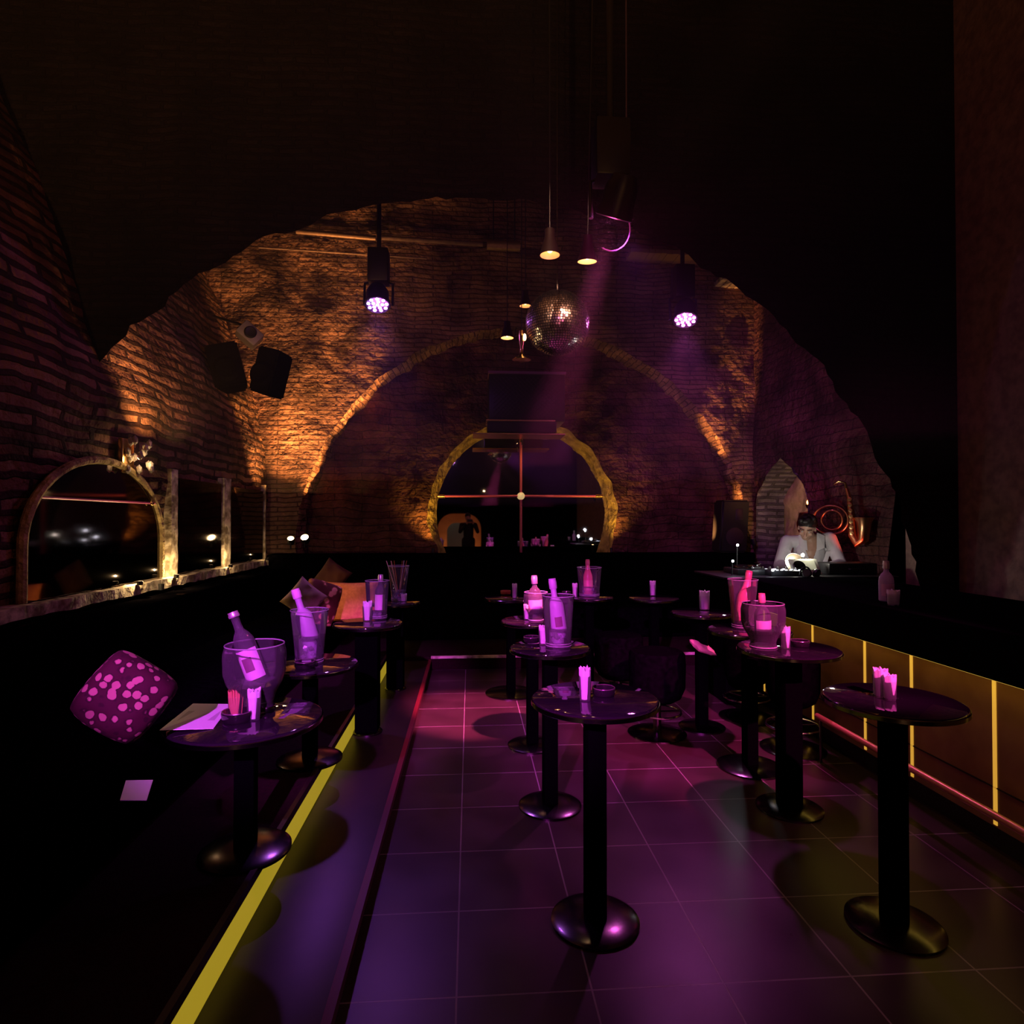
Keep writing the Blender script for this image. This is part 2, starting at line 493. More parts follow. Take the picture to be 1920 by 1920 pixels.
grid('wall_left', lambda u, v: Vector((xl(v) + rough3((0, u, v), .05, 1.8) * (v > 1.05), u, v)), lambda u, v: (u, v),
     lin(FRONT, 8.3, 150), lin(0, 6, 90), M['brick_side'], flip=True)

# right wall with pointed niche
NY0, NY1 = 6.80, 8.12
NZT = 2.34


def nichex(y, z):
    """inside the pointed outline?"""
    w_ = (NY1 - NY0) / 2; c = (NY0 + NY1) / 2
    if z < 1.7: return abs(y - c) < w_
    t = (z - 1.7) / (NZT - 1.7)
    return t < 1 and abs(y - c) < w_ * (1 - t ** 1.9)


bm = bmesh.new(); uvl = bm.loops.layers.uv.new('UVMap')


def profile_pts(n=26):
    w_ = (NY1 - NY0) / 2; c = (NY0 + NY1) / 2; L_ = [(c + w_, 0.0), (c + w_, .8)]
    for i in range(n): t = i / (n - 1); L_.append((c + w_ * (1 - t ** 1.9), 1.7 + (NZT - 1.7) * t))
    R_ = [(2 * c - y, z) for y, z in L_[:-1][::-1]]
    return L_ + R_


PP = profile_pts()
cN = ((NY0 + NY1) / 2, 1.3)
K = 16
rows = []
for (y, z) in PP:
    d = Vector((y - cN[0], z - cN[1]))
    if d.length < 1e-6: d = Vector((0, 1))
    ts = []
    if d.x > 1e-6: ts.append((8.35 - cN[0]) / d.x)
    if d.x < -1e-6: ts.append((5.2 - cN[0]) / d.x)
    if d.y > 1e-6: ts.append((6 - cN[1]) / d.y)
    if d.y < -1e-6: ts.append((0 - cN[1]) / d.y)
    t1 = min(ts)
    row = []
    for k in range(K + 1):
        t = 1 + (t1 - 1) * k / K; yy, zz = cN[0] + d.x * t, cN[1] + d.y * t
        row.append(bm.verts.new((XR + rough3((5, yy, zz), .05, 2), yy, zz)))
    rows.append(row)
for a, b in zip(rows, rows[1:]):
    for k in range(K):
        f = bm.faces.new((a[k], a[k + 1], b[k + 1], b[k]))
        for l in f.loops: l[uvl].uv = (l.vert.co.y, l.vert.co.z)
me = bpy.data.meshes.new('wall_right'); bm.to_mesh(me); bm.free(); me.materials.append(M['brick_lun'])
for p in me.polygons: p.use_smooth = True
o = bpy.data.objects.new('wall_right', me); C.objects.link(o); o['kind'] = 'structure'
struct('wall_right_outer', bbox(4.5, 5.0, 0, 4.6, 9.1, 6, 0), M['black'], False)
struct('wall_right_near', bbox(XR, FRONT, 0, XR + .2, 5.25, 6, 0), M['beam'], False)
# niche jamb, back plate
ND = .42
us = list(range(len(PP)))


def nj(i, k):
    y, z = PP[i]; return Vector((XR - .01 + ND * k + rough3((y, z, k), .03, 4), y + rough3((z, k, 3), .02, 5), z))


def arclen():
    s = [0]
    for a, b in zip(PP, PP[1:]): s.append(s[-1] + math.hypot(b[0] - a[0], b[1] - a[1]))
    return s


AL = arclen()
grid('trim_3', nj, lambda i, k: (k * ND, AL[i]), us, lin(0, 1, 6), M['brick_grey'])
grid('wall_niche', lambda u, v: Vector((XR + ND - .02 + rough3((8, u, v), .05, 3), u, v)), lambda u, v: (u, v), lin(6.6, 8.3, 40), lin(.0, 2.6, 50), M['plaster_yel'])
# pale rough stonework at the wall corner
if 0: grid('trim_4', lambda u, v: Vector((u, YA - .05 + rough3((u, 2, v), .09, 3) - .12 * math.sin(PI * min(1, (u - 3.35) / .55)) , v)), lambda u, v: (u, v), lin(3.42, 3.92, 24), lin(.9, 2.55, 60), M['brick_grey'])

# front diaphragm arch (unlit side towards the camera, shade put into near-black brick)
DY = 4.65
DC = (.06, .46); DR = 3.55


def dia(th, k):
    c, s = math.cos(th), math.sin(th); r0 = DR + .05 * noise.noise(Vector((th * 12, 7, 0))) + .03 * noise.noise(Vector((th * 40, 7, 0)))
    t = 1e9
    if c > 1e-6: t = min(t, (5.0 - DC[0]) / c)
    if c < -1e-6: t = min(t, (-4.6 - DC[0]) / c)
    if s > 1e-6: t = min(t, (6 - DC[1]) / s)
    r = r0 + (max(t, r0) - r0) * k
    return Vector((DC[0] + r * c, DY, DC[1] + r * s))


def dia2(th, k):
    p = dia(th, 0); return Vector((DC[0] + (p.x - DC[0]) * (1 + .12 * k), DY + .5 * k, DC[1] + (p.z - DC[1]) * (1 + .12 * k)))


grid('wall_arch', dia, lambda a, k: (dia(a, k).x, dia(a, k).z), lin(0.02, PI - .02, 160), lin(0, 1, 8), M['brick_unlit'])
grid('trim_5', dia2, lambda a, k: (k * .5, a * DR), lin(0.02, PI - .02, 160), lin(0, 1, 5), M['brick_unlit'])
grid('wall_arch_rear', lambda a, k: dia2(a, 1).lerp(dia(a, 1) + Vector((0, .5, 0)), k), lambda a, k: (dia(a, k).x, dia(a, k).z), lin(0.02, PI - .02, 160), lin(0, 1, 8), M['brick_unlit'])

struct('ceiling', bbox(-5, FRONT, 5.95, 5.3, DY, 6.1, 0), M['beam'], False)
struct('ceiling_rear', bbox(-5, DY, 5.95, 5.3, 9.3, 6.1, 0), M['black'], False)
struct('wall_outer', bbox(-3.9, 9.1, 0, 5.2, 9.2, 6, 0), M['black'], False)

# front wall behind the camera with a lit plaster archway
DX0, DX1, DZ = -1.15, .40, 1.80


def arch_out(x0, x1, zt, n=24, rr=.42):
    p = [(x0, 0)]
    r = (x1 - x0) / 2 * .72
    for i in range(n + 1):
        a = PI - PI / 2 * i / n; p.append((x0 + r + r * math.cos(a), zt - r + r * math.sin(a)))
    for i in range(n + 1):
        a = PI / 2 - PI / 2 * i / n; p.append((x1 - r + r * math.cos(a), zt - r + r * math.sin(a)))
    p.append((x1, 0)); return p


def arch_band(inn, out, y0, y1):
    bm = bmesh.new()
    A = [[bm.verts.new((x, y, z)) for x, z in P] for P in (inn, out) for y in (y0, y1)]
    n = len(inn)
    for i in range(n - 1):
        for a, b in ((0, 1), (1, 3), (3, 2), (2, 0)):
            bm.faces.new((A[a][i], A[a][i + 1], A[b][i + 1], A[b][i]))
    return bm


o_in = arch_out(DX0, DX1, DZ)
bm = arch_band(arch_out(DX0 + .33, DX1 - .33, DZ - .33), o_in, FRONT - .05, FRONT + .1)
struct('door_1', bm, M['orangeplaster'])
bm = arch_band(o_in, [(-3.6 if x < (DX0 + DX1) / 2 else 5.2, z if z == 0 else 6) if True else 0 for x, z in o_in], FRONT - .1, FRONT)
struct('wall_front', bm, M['black'], False)
struct('wall_corridor', bbox(-2, FRONT - 1.6, 0, 1.4, FRONT - 1.5, 3, 0), M['greyplastic'], False)

# platforms and steps
struct('floor_platform', bbox(-2.7, .2, 0, -.80, 8.1, .26, .01), M['carpet'])
struct('floor_step_left', bbox(-.95, .2, 0, -.42, 6.42, .10, .008), M['wood'])
bm = bmesh.new(); box(bm, -.425, .2, .075, -.395, 6.42, .112); struct('trim_6', bm, M['rededge'], False)
bm = bmesh.new(); box(bm, -.80, .2, .235, -.778, 8.0, .27); struct('trim_7', bm, M['wood'], False)
struct('floor_platform_back', bbox(-.95, 6.42, 0, 3.88, 8.1, .14, .01), M['carpet'])
bm = bmesh.new(); box(bm, -.40, 6.405, .12, 3.0, 6.43, .146); struct('trim_8', bm, M['stone'], False)
# left wall ledge and its pilasters
bm = bmesh.new(); box(bm, XL - .05, 3.0, .99, -2.52, 7.95, 1.062)
bmesh.ops.subdivide_edges(bm, edges=[e for e in bm.edges if e.calc_length() > 2], cuts=60)
for v in bm.verts: v.co += Vector((rough3(v.co, .012, 9), 0, rough3(v.co + Vector((5, 0, 0)), .012, 9)))
struct('trim_9', bm, M['stone'])
for i, (a, b, t) in enumerate(((318, 334, 905), (417, 433, 905), (494, 499, 930))):
    y0 = atx(a + 4, 1000, -2.585).y; y1 = atx(b, 1000, -2.585).y
    zt = 2.0
    bm = bmesh.new(); box(bm, XL - .03, y0, 1.05, -2.588, y1, zt)
    bmesh.ops.subdivide_edges(bm, edges=bm.edges[:], cuts=9, use_grid_fill=True)
    for v in bm.verts: v.co += Vector((rough3(v.co, .006, 8), rough3(v.co + Vector((3, 0, 0)), .007, 8), 0))
    struct('trim_%d' % (10 + i), bm, M['stone'])

# ceiling pipes and beams before the back wall
p0, p1 = aty(556, 434, 7.9), aty(705, 447, 7.9)
struct('trim_20', tube([p0, p1], .035, 12), M['duct'])
p0, p1 = aty(716, 446, 7.9), aty(905, 458, 7.9)
struct('trim_21', tube([p0, p1], .03, 12), M['beam'])
p0, p1 = aty(913, 459, 7.3), aty(975, 462, 7.3)
tag(obj('duct_pipe', tube([p0, p1], .06, 20), M['duct']), 'short tan round pipe section up by the vault, left of the two copper lamps', 'pipe')
p0, p1 = aty(485, 464, 7.9), aty(800, 485, 7.9)
tag(obj('tie_rod', tube([p0, p1], .012, 8), M['beam']), 'thin long rod running across the top of the brick wall, upper left', 'rod')
p0, p1 = aty(1182, 470, 7.95), aty(1350, 478, 7.95)
bm = bmesh.new()
n = 15
for i in range(n):
    p = p0.lerp(p1, (i + .5) / n); box(bm, p.x - .038 - random.random() * .01, p.y - .04, p.z - .03 - random.random() * .012, p.x + .038, p.y + .3, p.z + .02)
struct('trim_22', bm, M['brick_arch'], False)
p0, p1 = aty(1352, 519, 7.95), aty(1428, 527, 7.95)
bm = bmesh.new()
for i in range(6):
    p = p0.lerp(p1, (i + .5) / 6); box(bm, p.x - .04, p.y - .04, p.z - .03 - random.random() * .012, p.x + .04, p.y + .3, p.z + .02)
struct('trim_23', bm, M['stone'], False)

# thin stage haze hanging in the rear vault
bm = bmesh.new(); box(bm, -3.4, 2.2, 1.9, 3.8, 8.1, 5.9)
hz = bpy.data.materials.new('stage_haze'); hz.use_nodes = True; nt = hz.node_tree
for n in list(nt.nodes):
    if n.type == 'BSDF_PRINCIPLED': nt.nodes.remove(n)
vs_ = nt.nodes.new('ShaderNodeVolumeScatter'); vs_.inputs['Density'].default_value = .007; vs_.inputs['Color'].default_value = (1, 1, 1, 1); vs_.inputs['Anisotropy'].default_value = .3
nt.links.new(vs_.outputs[0], nt.nodes['Material Output'].inputs['Volume'])
o = obj('haze', bm, hz, None, False); o['kind'] = 'stuff'; o['label'] = 'thin purple-lit stage haze drifting under the rear vault'; o['category'] = 'haze'

for px, Y_ in ((925, 7.3), (965, 7.3)):
    p = aty(px, 460, Y_); struct('trim_24', tube([p, (p.x, p.y, 5.94)], .008, 6), M['plastic'])
# ------------------------------------------------------------------ mirror, rods
t = thing('arch_mirror', 'large round-headed mirror crossed by thin rods in the back wall', 'mirror', (MC.x, YL - .005, 1.1))
bm = bmesh.new(); vs = [bm.verts.new((0, 0, MC.z - 1.1))]
for k in range(96):
    a = 2 * PI * k / 96; vs.append(bm.verts.new(((MR + .06) * math.cos(a), 0, MC.z - 1.1 + (MR + .06) * math.sin(a))))
for k in range(96): bm.faces.new((vs[0], vs[1 + k], vs[1 + (k + 1) % 96]))
ex = bmesh.ops.extrude_face_region(bm, geom=bm.faces[:])
bmesh.ops.translate(bm, vec=(0, .012, 0), verts=[v for v in ex['geom'] if isinstance(v, bmesh.types.BMVert)])
obj('glass_plate', bm, M['mirror'], t, False)
ctr = aty(977, 930, YL - .04) - t.location
a = aty(977, 822, YL - .04) - t.location; b = aty(977, 1036, YL - .04) - t.location
obj('rod', tube([a, b], .017, 10), M['rod'], t)
c1 = aty(826, 930, YL - .04) - t.location; c2 = aty(1124, 930, YL - .04) - t.location
obj('rod', tube([c1, c2], .017, 10), M['rod'], t)
obj('boss', ball(bmesh.new(), ctr, .055), mat('glowing_gold_boss', (1, .8, .45), .25, .6, emit=(1, .7, .3), es=.5), t)  # shine put in as emission; the boss is no lamp
for q, d in ((c1, Vector((1, 0, 0))), (c2, Vector((-1, 0, 0))), (a, Vector((0, 0, -1)))):
    obj('end_cap', tube([q - d * .05, q + d * .06], .024, 10), M['brass'], t)

# wall box with lattice grille above the mirror
B0 = aty(917, 697, 8.05); B1 = aty(1060, 790, 8.05)
t = thing('grille_cabinet', 'dark boxed ventilation unit with lattice grille above the arched mirror', 'ventilation unit', ((B0.x + B1.x) / 2, 8.2, B1.z))
hw = (B1.x - B0.x) / 2; hh = B0.z - B1.z
obj('case', bbox(-hw, -.12, 0, hw, .45, hh, .01), M['plastic'], t)
bm = bmesh.new()
for k in range(-16, 30):
    for s in (1, -1):
        x0 = -hw + .05 + k * .06; p = [(x0, 0.04), (x0 + s * (hh - .1), hh - .06)]
        # clip to the frame
        (xa, za), (xb, zb) = p; pts = []
        for i in range(41):
            f = i / 40; x = xa + (xb - xa) * f; z = za + (zb - za) * f
            if -hw + .05 < x < hw - .05: pts.append((x, -.135, z))
        if len(pts) > 3: tube([pts[0], pts[-1]], .0035, 4, bm)
obj('lattice', bm, M['grille'], t)
bm = bmesh.new(); box(bm, -hw - .01, -.16, hh - .02, hw + .01, .2, hh + .012); obj('top_rim', bm, mat('rim_mauve', (.35, .14, .25), .3, .4), t, False)
bm = bmesh.new(); box(bm, -hw - .04, -.2, -.012, hw - .14, .2, .006); obj('shelf', bm, M['brass'], t, False)
bm = bmesh.new(); box(bm, -hw - .02, -.17, -.15, hw - .12, .2, -.012); obj('plinth', bm, M['plastic'], t, False)
p0, p1 = aty(887, 812, 7.95), aty(1060, 812, 7.95)
bm = bmesh.new(); box(bm, p0.x - t.location.x, -.25, p0.z - t.location.z - .012, p1.x - t.location.x, .2, p0.z - t.location.z + .004)
obj('base_shelf', bm, M['brass'], t, False)

# left wall mirrors
def side_mirror(x0, x1, zt, zb, lab):
    y0 = atx(x0, 1000, -2.6).y; y1 = atx(x1, 1000, -2.6).y
    t = thing('wall_mirror', lab, 'mirror', (-2.60, (y0 + y1) / 2, zb))
    h = zt - zb; hw = (y1 - y0) / 2
    obj('glass_plate', bbox(-.02, -hw, 0, .0, hw, h, 0), M['darkmirror'], t, False)
    return t


side_mirror(336, 415, 1.93, 1.07, 'dark rectangular mirror between the two pale pilasters on left wall')
side_mirror(434, 493, 1.92, 1.07, 'dark rectangular mirror next to the corner on left wall')
t = thing('arched_side_mirror', 'round-headed dark mirror at the left edge, by the first pilaster', 'mirror', (-2.59, 4.55, 1.07))
bm = bmesh.new(); P = [(-.78, 0)]
for k in range(25): a = PI - PI * k / 24; P.append((.78 * math.cos(a) , .32 + .56 * math.sin(a)))
P.append((.78, 0)); f = bm.faces.new([bm.verts.new((0, y, z)) for y, z in P])
ex = bmesh.ops.extrude_face_region(bm, geom=[f]); bmesh.ops.translate(bm, vec=(-.02, 0, 0), verts=[v for v in ex['geom'] if isinstance(v, bmesh.types.BMVert)])
obj('glass_plate', bm, M['darkmirror'], t, False)
obj('arch_rim', tube([(0, y, z) for y, z in [(y * 1.03, z * 1.03) for y, z in P]], .028, 8), M['reveal'], t)
obj('rod', tube([(.015, -.7, .62), (.015, .66, .62)], .008, 6), M['rod'], t)
ball_bm = bmesh.new(); ball(ball_bm, (.02, .6, .62), .02); obj('rod_knob', ball_bm, M['brass'], t)

# ------------------------------------------------------------------ banquettes
t = thing('banquette', 'long black upholstered banquette along the back wall under the mirror', 'bench', (0, 7.9, .14))
obj('backrest', bbox(-2.55, -.02, 0, 3.78, .24, .985, .03, 3), M['leather'], t)
obj('seat', bbox(-1.3, -.62, .0, 3.0, -.03, .36, .05, 3), M['leather'], t)
t = thing('banquette', 'long black upholstered banquette along the left wall below the pilasters', 'bench', (-2.5, 4.5, .26))
obj('backrest', bbox(-.03, -4.2, 0, .24, 3.35, .70, .04, 3), M['leather'], t)
obj('seat', bbox(.24, -4.2, 0, 1.16, 3.3, .40, .05, 3), M['leather'], t)


# ------------------------------------------------------------------ tables
def make_table(r, h, base_r=.17, post=.037):
    t = thing('bistro_table', '', 'table')
    obj('tabletop', lathe([(0, h - .028), (r - .012, h - .028), (r - .002, h - .02), (r, h - .012), (r - .003, h - .003), (r - .01, h), (0, h)], 96), M['lacquer'], t)
    obj('edge_band', lathe([(r + .001, h - .026), (r + .003, h - .024), (r + .003, h - .010), (r + .001, h - .008)], 96), M['darkchrome'], t)
    obj('post', bbox(-post, -post, .02, post, post, h - .03, .004), M['post'], t)
    obj('base', lathe([(0, 0), (base_r, 0), (base_r, .010), (base_r * .9, .018), (.06, .026), (0, .026)], 48), M['darkchrome'], t)
    return t


TZ = .864


def place_table(px, py, z, r, lab, grp=None, floorz=0, post=.037, br=.17, rz=.1):
    c = atz(px, py, z)
    t = make_table(r, z - floorz, br, post); t.location = (c.x, c.y, floorz); t.rotation_euler.z = rz
    t['label'] = lab
    if grp: t['group'] = grp
    return t


G1 = 'round black glass-topped tables'
place_table(1115, 1307, TZ, .244, 'nearest round black table, in the middle of the aisle, holding one napkin glass', G1)
place_table(1031, 1212, TZ, .218, 'round black table with tall ice bucket and frosted bottle, behind the nearest table', G1)
place_table(998, 1162, TZ, .215, 'round black table with round bowl and dark bottle, behind the frosted bottle table', G1)
place_table(958, 1119, TZ, .24, 'farthest middle black table with red ashtray and one napkin glass', G1, br=.23)
place_table(1104, 1118, TZ, .22, 'far round black table carrying the bucket with pink champagne bottle', G1)
place_table(1478, 1214, TZ, .262, 'round black table by the bar with pink-lit fishbowl bucket', G1, post=.05)
place_table(1405, 1180, TZ, .25, 'round black table behind the fishbowl table, with red bottle in bucket', G1, br=.2)
place_table(1673, 1310, TZ, .243, 'round black table cut by the right edge of the view', G1)
place_table(1226, 1120, TZ, .22, 'far dark table before back bench with single pink napkin glass', G1)
place_table(1315, 1147, TZ, .22, 'dark table left of the red bottle table, with crumpled napkin glass', G1)
LZ = .78; LY = .85
place_table(462, 1345, LZ, .285, 'nearest left table with fishbowl, bottle and menu card', G1, .26)
place_table(582, 1243, LZ, .25, 'left table with violet-lit iced bottle in tall vase', G1, .26)
place_table(690, 1167, LY, .235, 'left table before orange cushion with glass bucket and bottle', G1, .10, post=.075, br=.1, rz=0)
place_table(742, 1128, LY, .21, 'farthest left table with straws in a vase', G1, .10, post=.07, br=.09, rz=0)


# ------------------------------------------------------------------ tableware
def bowl(px, py, z, w_, h, lab, name='fishbowl_bucket', foot=.6, belly=.80, rim=.93, fill=.45, grp=None):
    """round-bellied glass ice bowl, w_ full width, h height"""
    c = atz(px, py, z); r = w_ / 2
    t = thing(name, lab, 'ice bucket', (c.x, c.y, z + .001), 0, grp)
    pr = [(foot * r, 0), (foot * r * 1.02, .03 * h), (foot * r * .95, .10 * h), (foot * r * 1.0, .16 * h), (.70 * r, .28 * h), (.88 * r, .42 * h), (.985 * r, .58 * h), (r, belly * h), (.995 * r, .88 * h), ((rim + .03) * r, .94 * h), (rim * r, h)]
    # smooth profile
    sp = []
    for i in range(len(pr) - 1):
        for k in range(3):
            f = k / 3; sp.append((pr[i][0] * (1 - f) + pr[i + 1][0] * f, pr[i][1] * (1 - f) + pr[i + 1][1] * f))
    sp.append(pr[-1])
    inner = [(max(a - .004, .001), max(b, .13 * h)) for a, b in sp[::-1]] + [(0, .13 * h)]
    obj('glass_wall', lathe([(0, 0)] + sp, 56), M['glass'], t)
    obj('rim', tube([(rim * r * math.cos(2 * PI * k / 48), rim * r * math.sin(2 * PI * k / 48), h) for k in range(48)], .0028, 8, closed=True), M['glassw'], t)
    wp = [(0, .14 * h)] + [(a * .96, b) for a, b in sp if .15 * h <= b <= fill * h]; wp.append((0, wp[-1][1]))
    obj('water', lathe(wp, 48), M['water'], t)
    obj('foot_ring', tube([(foot * r * math.cos(2 * PI * k / 40), foot * r * math.sin(2 * PI * k / 40), .005) for k in range(40)], .004, 8, closed=True), M['glassw'], t)
    return t


def bucket(px, py, z, wt, wb, h, lab, name='ice_bucket', fill=.35, grp=None, cat='ice bucket'):
    c = atz(px, py, z); a, b = wt / 2, wb / 2
    t = thing(name, lab, cat, (c.x, c.y, z + .001), 0, grp)
    pr = [(0, 0), (b, 0), (b * 1.02, .01), (b * 1.0, .02)] + [(b + (a - b) * (k / 10) ** 1.15, .02 + (h - .02) * k / 10) for k in range(1, 11)]
    obj('glass_wall', lathe(pr, 48), M['glass'], t)
    obj('rim', tube([(a * math.cos(2 * PI * k / 40), a * math.sin(2 * PI * k / 40), h) for k in range(40)], .0026, 8, closed=True), M['glassw'], t)
    for zz in (.012, .024):
        obj('base_ring', tube([(b * math.cos(2 * PI * k / 40), b * math.sin(2 * PI * k / 40), zz) for k in range(40)], .0028, 6, closed=True), M['glassw'], t)
    if fill:
        obj('water', lathe([(0, .012), (b * .95, .012), (b * .95 + (a - b) * fill, h * fill), (0, h * fill)], 40), M['water'], t)
        bm = bmesh.new()
        for k in range(16):
            an = random.random() * 2 * PI; rr = b * .68 * math.sqrt(random.random()); s = .018
            T = Matrix.Translation((rr * math.cos(an), rr * math.sin(an), h * fill * random.uniform(.25, .95))) @ Euler((random.random() * 3, random.random() * 3, 0)).to_matrix().to_4x4()
            box(bm, -s / 2, -s / 2, -s / 2, s / 2, s / 2, s / 2, T)
        o = obj('ice_cubes', bm, M['ice'], t, False); o['kind'] = 'stuff'
    return t


BOT = {
    'wine': [(0, 0), (.034, 0), (.038, .006), (.038, .19), (.036, .205), (.027, .225), (.016, .242), (.0145, .26), (.0145, .30), (.016, .302), (.016, .312), (.0, .312)],
    'champ': [(0, 0), (.040, 0), (.044, .006), (.044, .15), (.041, .175), (.031, .205), (.021, .235), (.0165, .265), (.0165, .30), (.019, .303), (.019, .318), (0, .32)],
    'vodka': [(0, 0), (.036, 0), (.040, .006), (.040, .185), (.037, .203), (.026, .219), (.0165, .228), (.0145, .24), (.0145, .31), (.017, .312), (.017, .322), (0, .322)],
    'spirit': [(0, 0), (.040, 0), (.045, .006), (.045, .13), (.042, .155), (.03, .178), (.017, .192), (.014, .21), (.014, .245), (.017, .247), (.017, .262), (0, .262)],
}


def bottle(base, tilt, kind, lab, body, sc=1.0, lbl=True, cap=None, capm=None, lm=None, name='bottle', dark=False):
    """base: world point of the foot; tilt: (rx, ry) lean in radians"""
    t = thing(name, lab, 'bottle', base); t.rotation_euler = (tilt[0], tilt[1], 0)
    pr = [(a * sc, b * sc) for a, b in BOT[kind]]
    H = pr[-1][1]
    obj('glass_body', lathe(pr, 32), body, t)
    rb = pr[3][0]
    if lbl:
        z0, z1 = pr[3][1] * .28, pr[3][1] * .88
        bm = bmesh.new()
        n = 14; ang = 1.25
        vs = [[bm.verts.new(((rb + .0015) * math.sin(-ang + 2 * ang * k / n), -(rb + .0015) * math.cos(-ang + 2 * ang * k / n), z)) for k in range(n + 1)] for z in (z0, z1)]
        for k in range(n): bm.faces.new((vs[0][k], vs[0][k + 1], vs[1][k + 1], vs[1][k]))
        lo = obj('label_paper', bm, lm or M['label'], t)
        if dark:
            bm = bmesh.new(); ang = .45; z0, z1 = pr[3][1] * .45, pr[3][1] * .72
            vs = [[bm.verts.new(((rb + .0025) * math.sin(-ang + 2 * ang * k / n), -(rb + .0025) * math.cos(-ang + 2 * ang * k / n), z)) for k in range(n + 1)] for z in (z0, z1)]
            for k in range(n): bm.faces.new((vs[0][k], vs[0][k + 1], vs[1][k + 1], vs[1][k]))
            obj('emblem', bm, M['labeldark'], lo)
    nr = .0185 * sc
    ch = .05 * sc if cap is None else cap
    obj('cap', lathe([(nr, H - ch), (nr * 1.08, H - ch + .004), (nr * 1.08, H - .012), (nr, H - .008), (nr, H + .002), (0, H + .003)], 24), capm or M['foil'], t)
    if kind == 'champ':
        obj('neck_foil', lathe([(.0235 * sc, .225 * sc), (.0225 * sc, .236 * sc), (.018 * sc, .268 * sc), (.018 * sc, .3 * sc)], 24), capm or M['foil'], t)
    return t


def napkin_glass(px, py, z, w_, h, lab, brown=False, grp='napkin glasses on the tables', frac=.72):
    c = atz(px, py, z); r = w_ / 2
    t = thing('napkin_glass', lab, 'napkin holder', (c.x, c.y, z + .001), random.random() * .6 - .3, grp)
    obj('glass_wall', lathe([(0, 0), (r * .86, 0), (r * .88, .004), (r, h * frac * .98), (r * .98, h * frac)], 32), M['glass'], t)
    bm = bmesh.new()
    if not brown:
        sg = 28; rows = []
        for zz, rr in ((.006, .80), (h * .4, .86), (h * .8, .92), (None, .93)):
            rows.append([bm.verts.new((r * rr * math.cos(2 * PI * k / sg) * (1 + .05 * math.sin(5 * k)), r * rr * math.sin(2 * PI * k / sg) * (1 + .05 * math.sin(5 * k)), zz if zz else h * (.93 + .05 * math.sin(k * 2.1) + .03 * math.sin(k * 5.3)))) for k in range(sg)])
        c0 = bm.verts.new((0, 0, h * .90)); c1 = bm.verts.new((0, 0, .006))
        for a_, b_ in zip(rows, rows[1:]):
            for k in range(sg): bm.faces.new((a_[k], a_[(k + 1) % sg], b_[(k + 1) % sg], b_[k]))
        for k in range(sg): bm.faces.new((rows[-1][k], rows[-1][(k + 1) % sg], c0)); bm.faces.new((rows[0][(k + 1) % sg], rows[0][k], c1))
    n = 6 if brown else 0
    for k in range(n):
        x = -r * .78 + 2 * r * .78 * (k + .5) / n; d = math.sqrt(max(.05, 1 - (x / r) ** 2)) * r * .82
        hh = h * random.uniform(.9, 1.0); th = r * .13
        T = Matrix.Translation((x * .86, 0, .008)) @ Matrix.Rotation(.06 * (k - n / 2) * .5 + random.uniform(-.03, .03), 4, 'Y')
        vs = box(bm, -th, -d, 0, th, d, hh - .008, T)
        for v in vs:
            if v.co.z > h * .5: v.co.z += random.uniform(-.004, .004)
    obj('straws' if brown else 'napkins', bm, M['straw'] if brown else M['napkin'], t, False)
    return t


def ashtray(px, py, z, r, lab, m=None, grp='round black ashtrays'):
    c = atz(px, py, z)
    t = thing('ashtray', lab, 'ashtray', (c.x, c.y, z + .001), 0, grp)
    h = r * .62
    obj('dish', lathe([(0, 0), (r * .86, 0), (r * .95, h * .2), (r, h * .85), (r * .97, h), (r * .86, h * .98), (r * .80, h * .4), (0, h * .35)], 40), m or M['ash'], t)
    obj('rim', tube([(r * .93 * math.cos(2 * PI * k / 40), r * .93 * math.sin(2 * PI * k / 40), h) for k in range(40)], r * .05, 6, closed=True), mat('ashtray_rim', (.25, .15, .2), .25, .7) if not m else m, t)
    return t


def px2m(n, D): return n * D / F


# nearest table
napkin_glass(1097, 1313, TZ, .048, .130, 'tall bright napkin glass standing on the nearest aisle table')
ashtray(1132, 1303, TZ, .046, 'black ashtray beside the bright napkin glass on nearest table')
# frosted bottle table
D = 3.33
bucket(1047, 1213, TZ, px2m(60, D), px2m(48, D), px2m(96, D), 'tall clear ice bucket holding a leaning frosted bottle')
c = atz(1051, 1211, TZ); bottle((c.x, c.y, TZ + .02), (-.03, -.13), 'vodka', 'tall frosted bottle leaning in the ice bucket, middle table', M['frost'], 1.08, dark=True, lm=M['frost'], capm=M['frost'], name='frosted_bottle')
napkin_glass(1019, 1208, TZ, .055, .108, 'napkin glass with amber sticks left of the tall ice bucket')
ashtray(997, 1204, TZ, .048, 'black ashtray left of the tall ice bucket with frosted bottle')
# bowl table
D = 4.1
bowl(1005, 1163, TZ, px2m(48, D), px2m(54, D), 'small round glass bowl around a dark bottle, behind the tall ice bucket', foot=.6)
c = atz(1004, 1162, TZ); bottle((c.x, c.y, TZ + .015), (0, -.03), 'spirit', 'dark bottle with silver cap standing in the small glass bowl', M['glassb'], 1.1, name='spirit_bottle')
napkin_glass(988, 1162, TZ, .048, .112, 'dim napkin glass left of the small bowl with dark bottle')
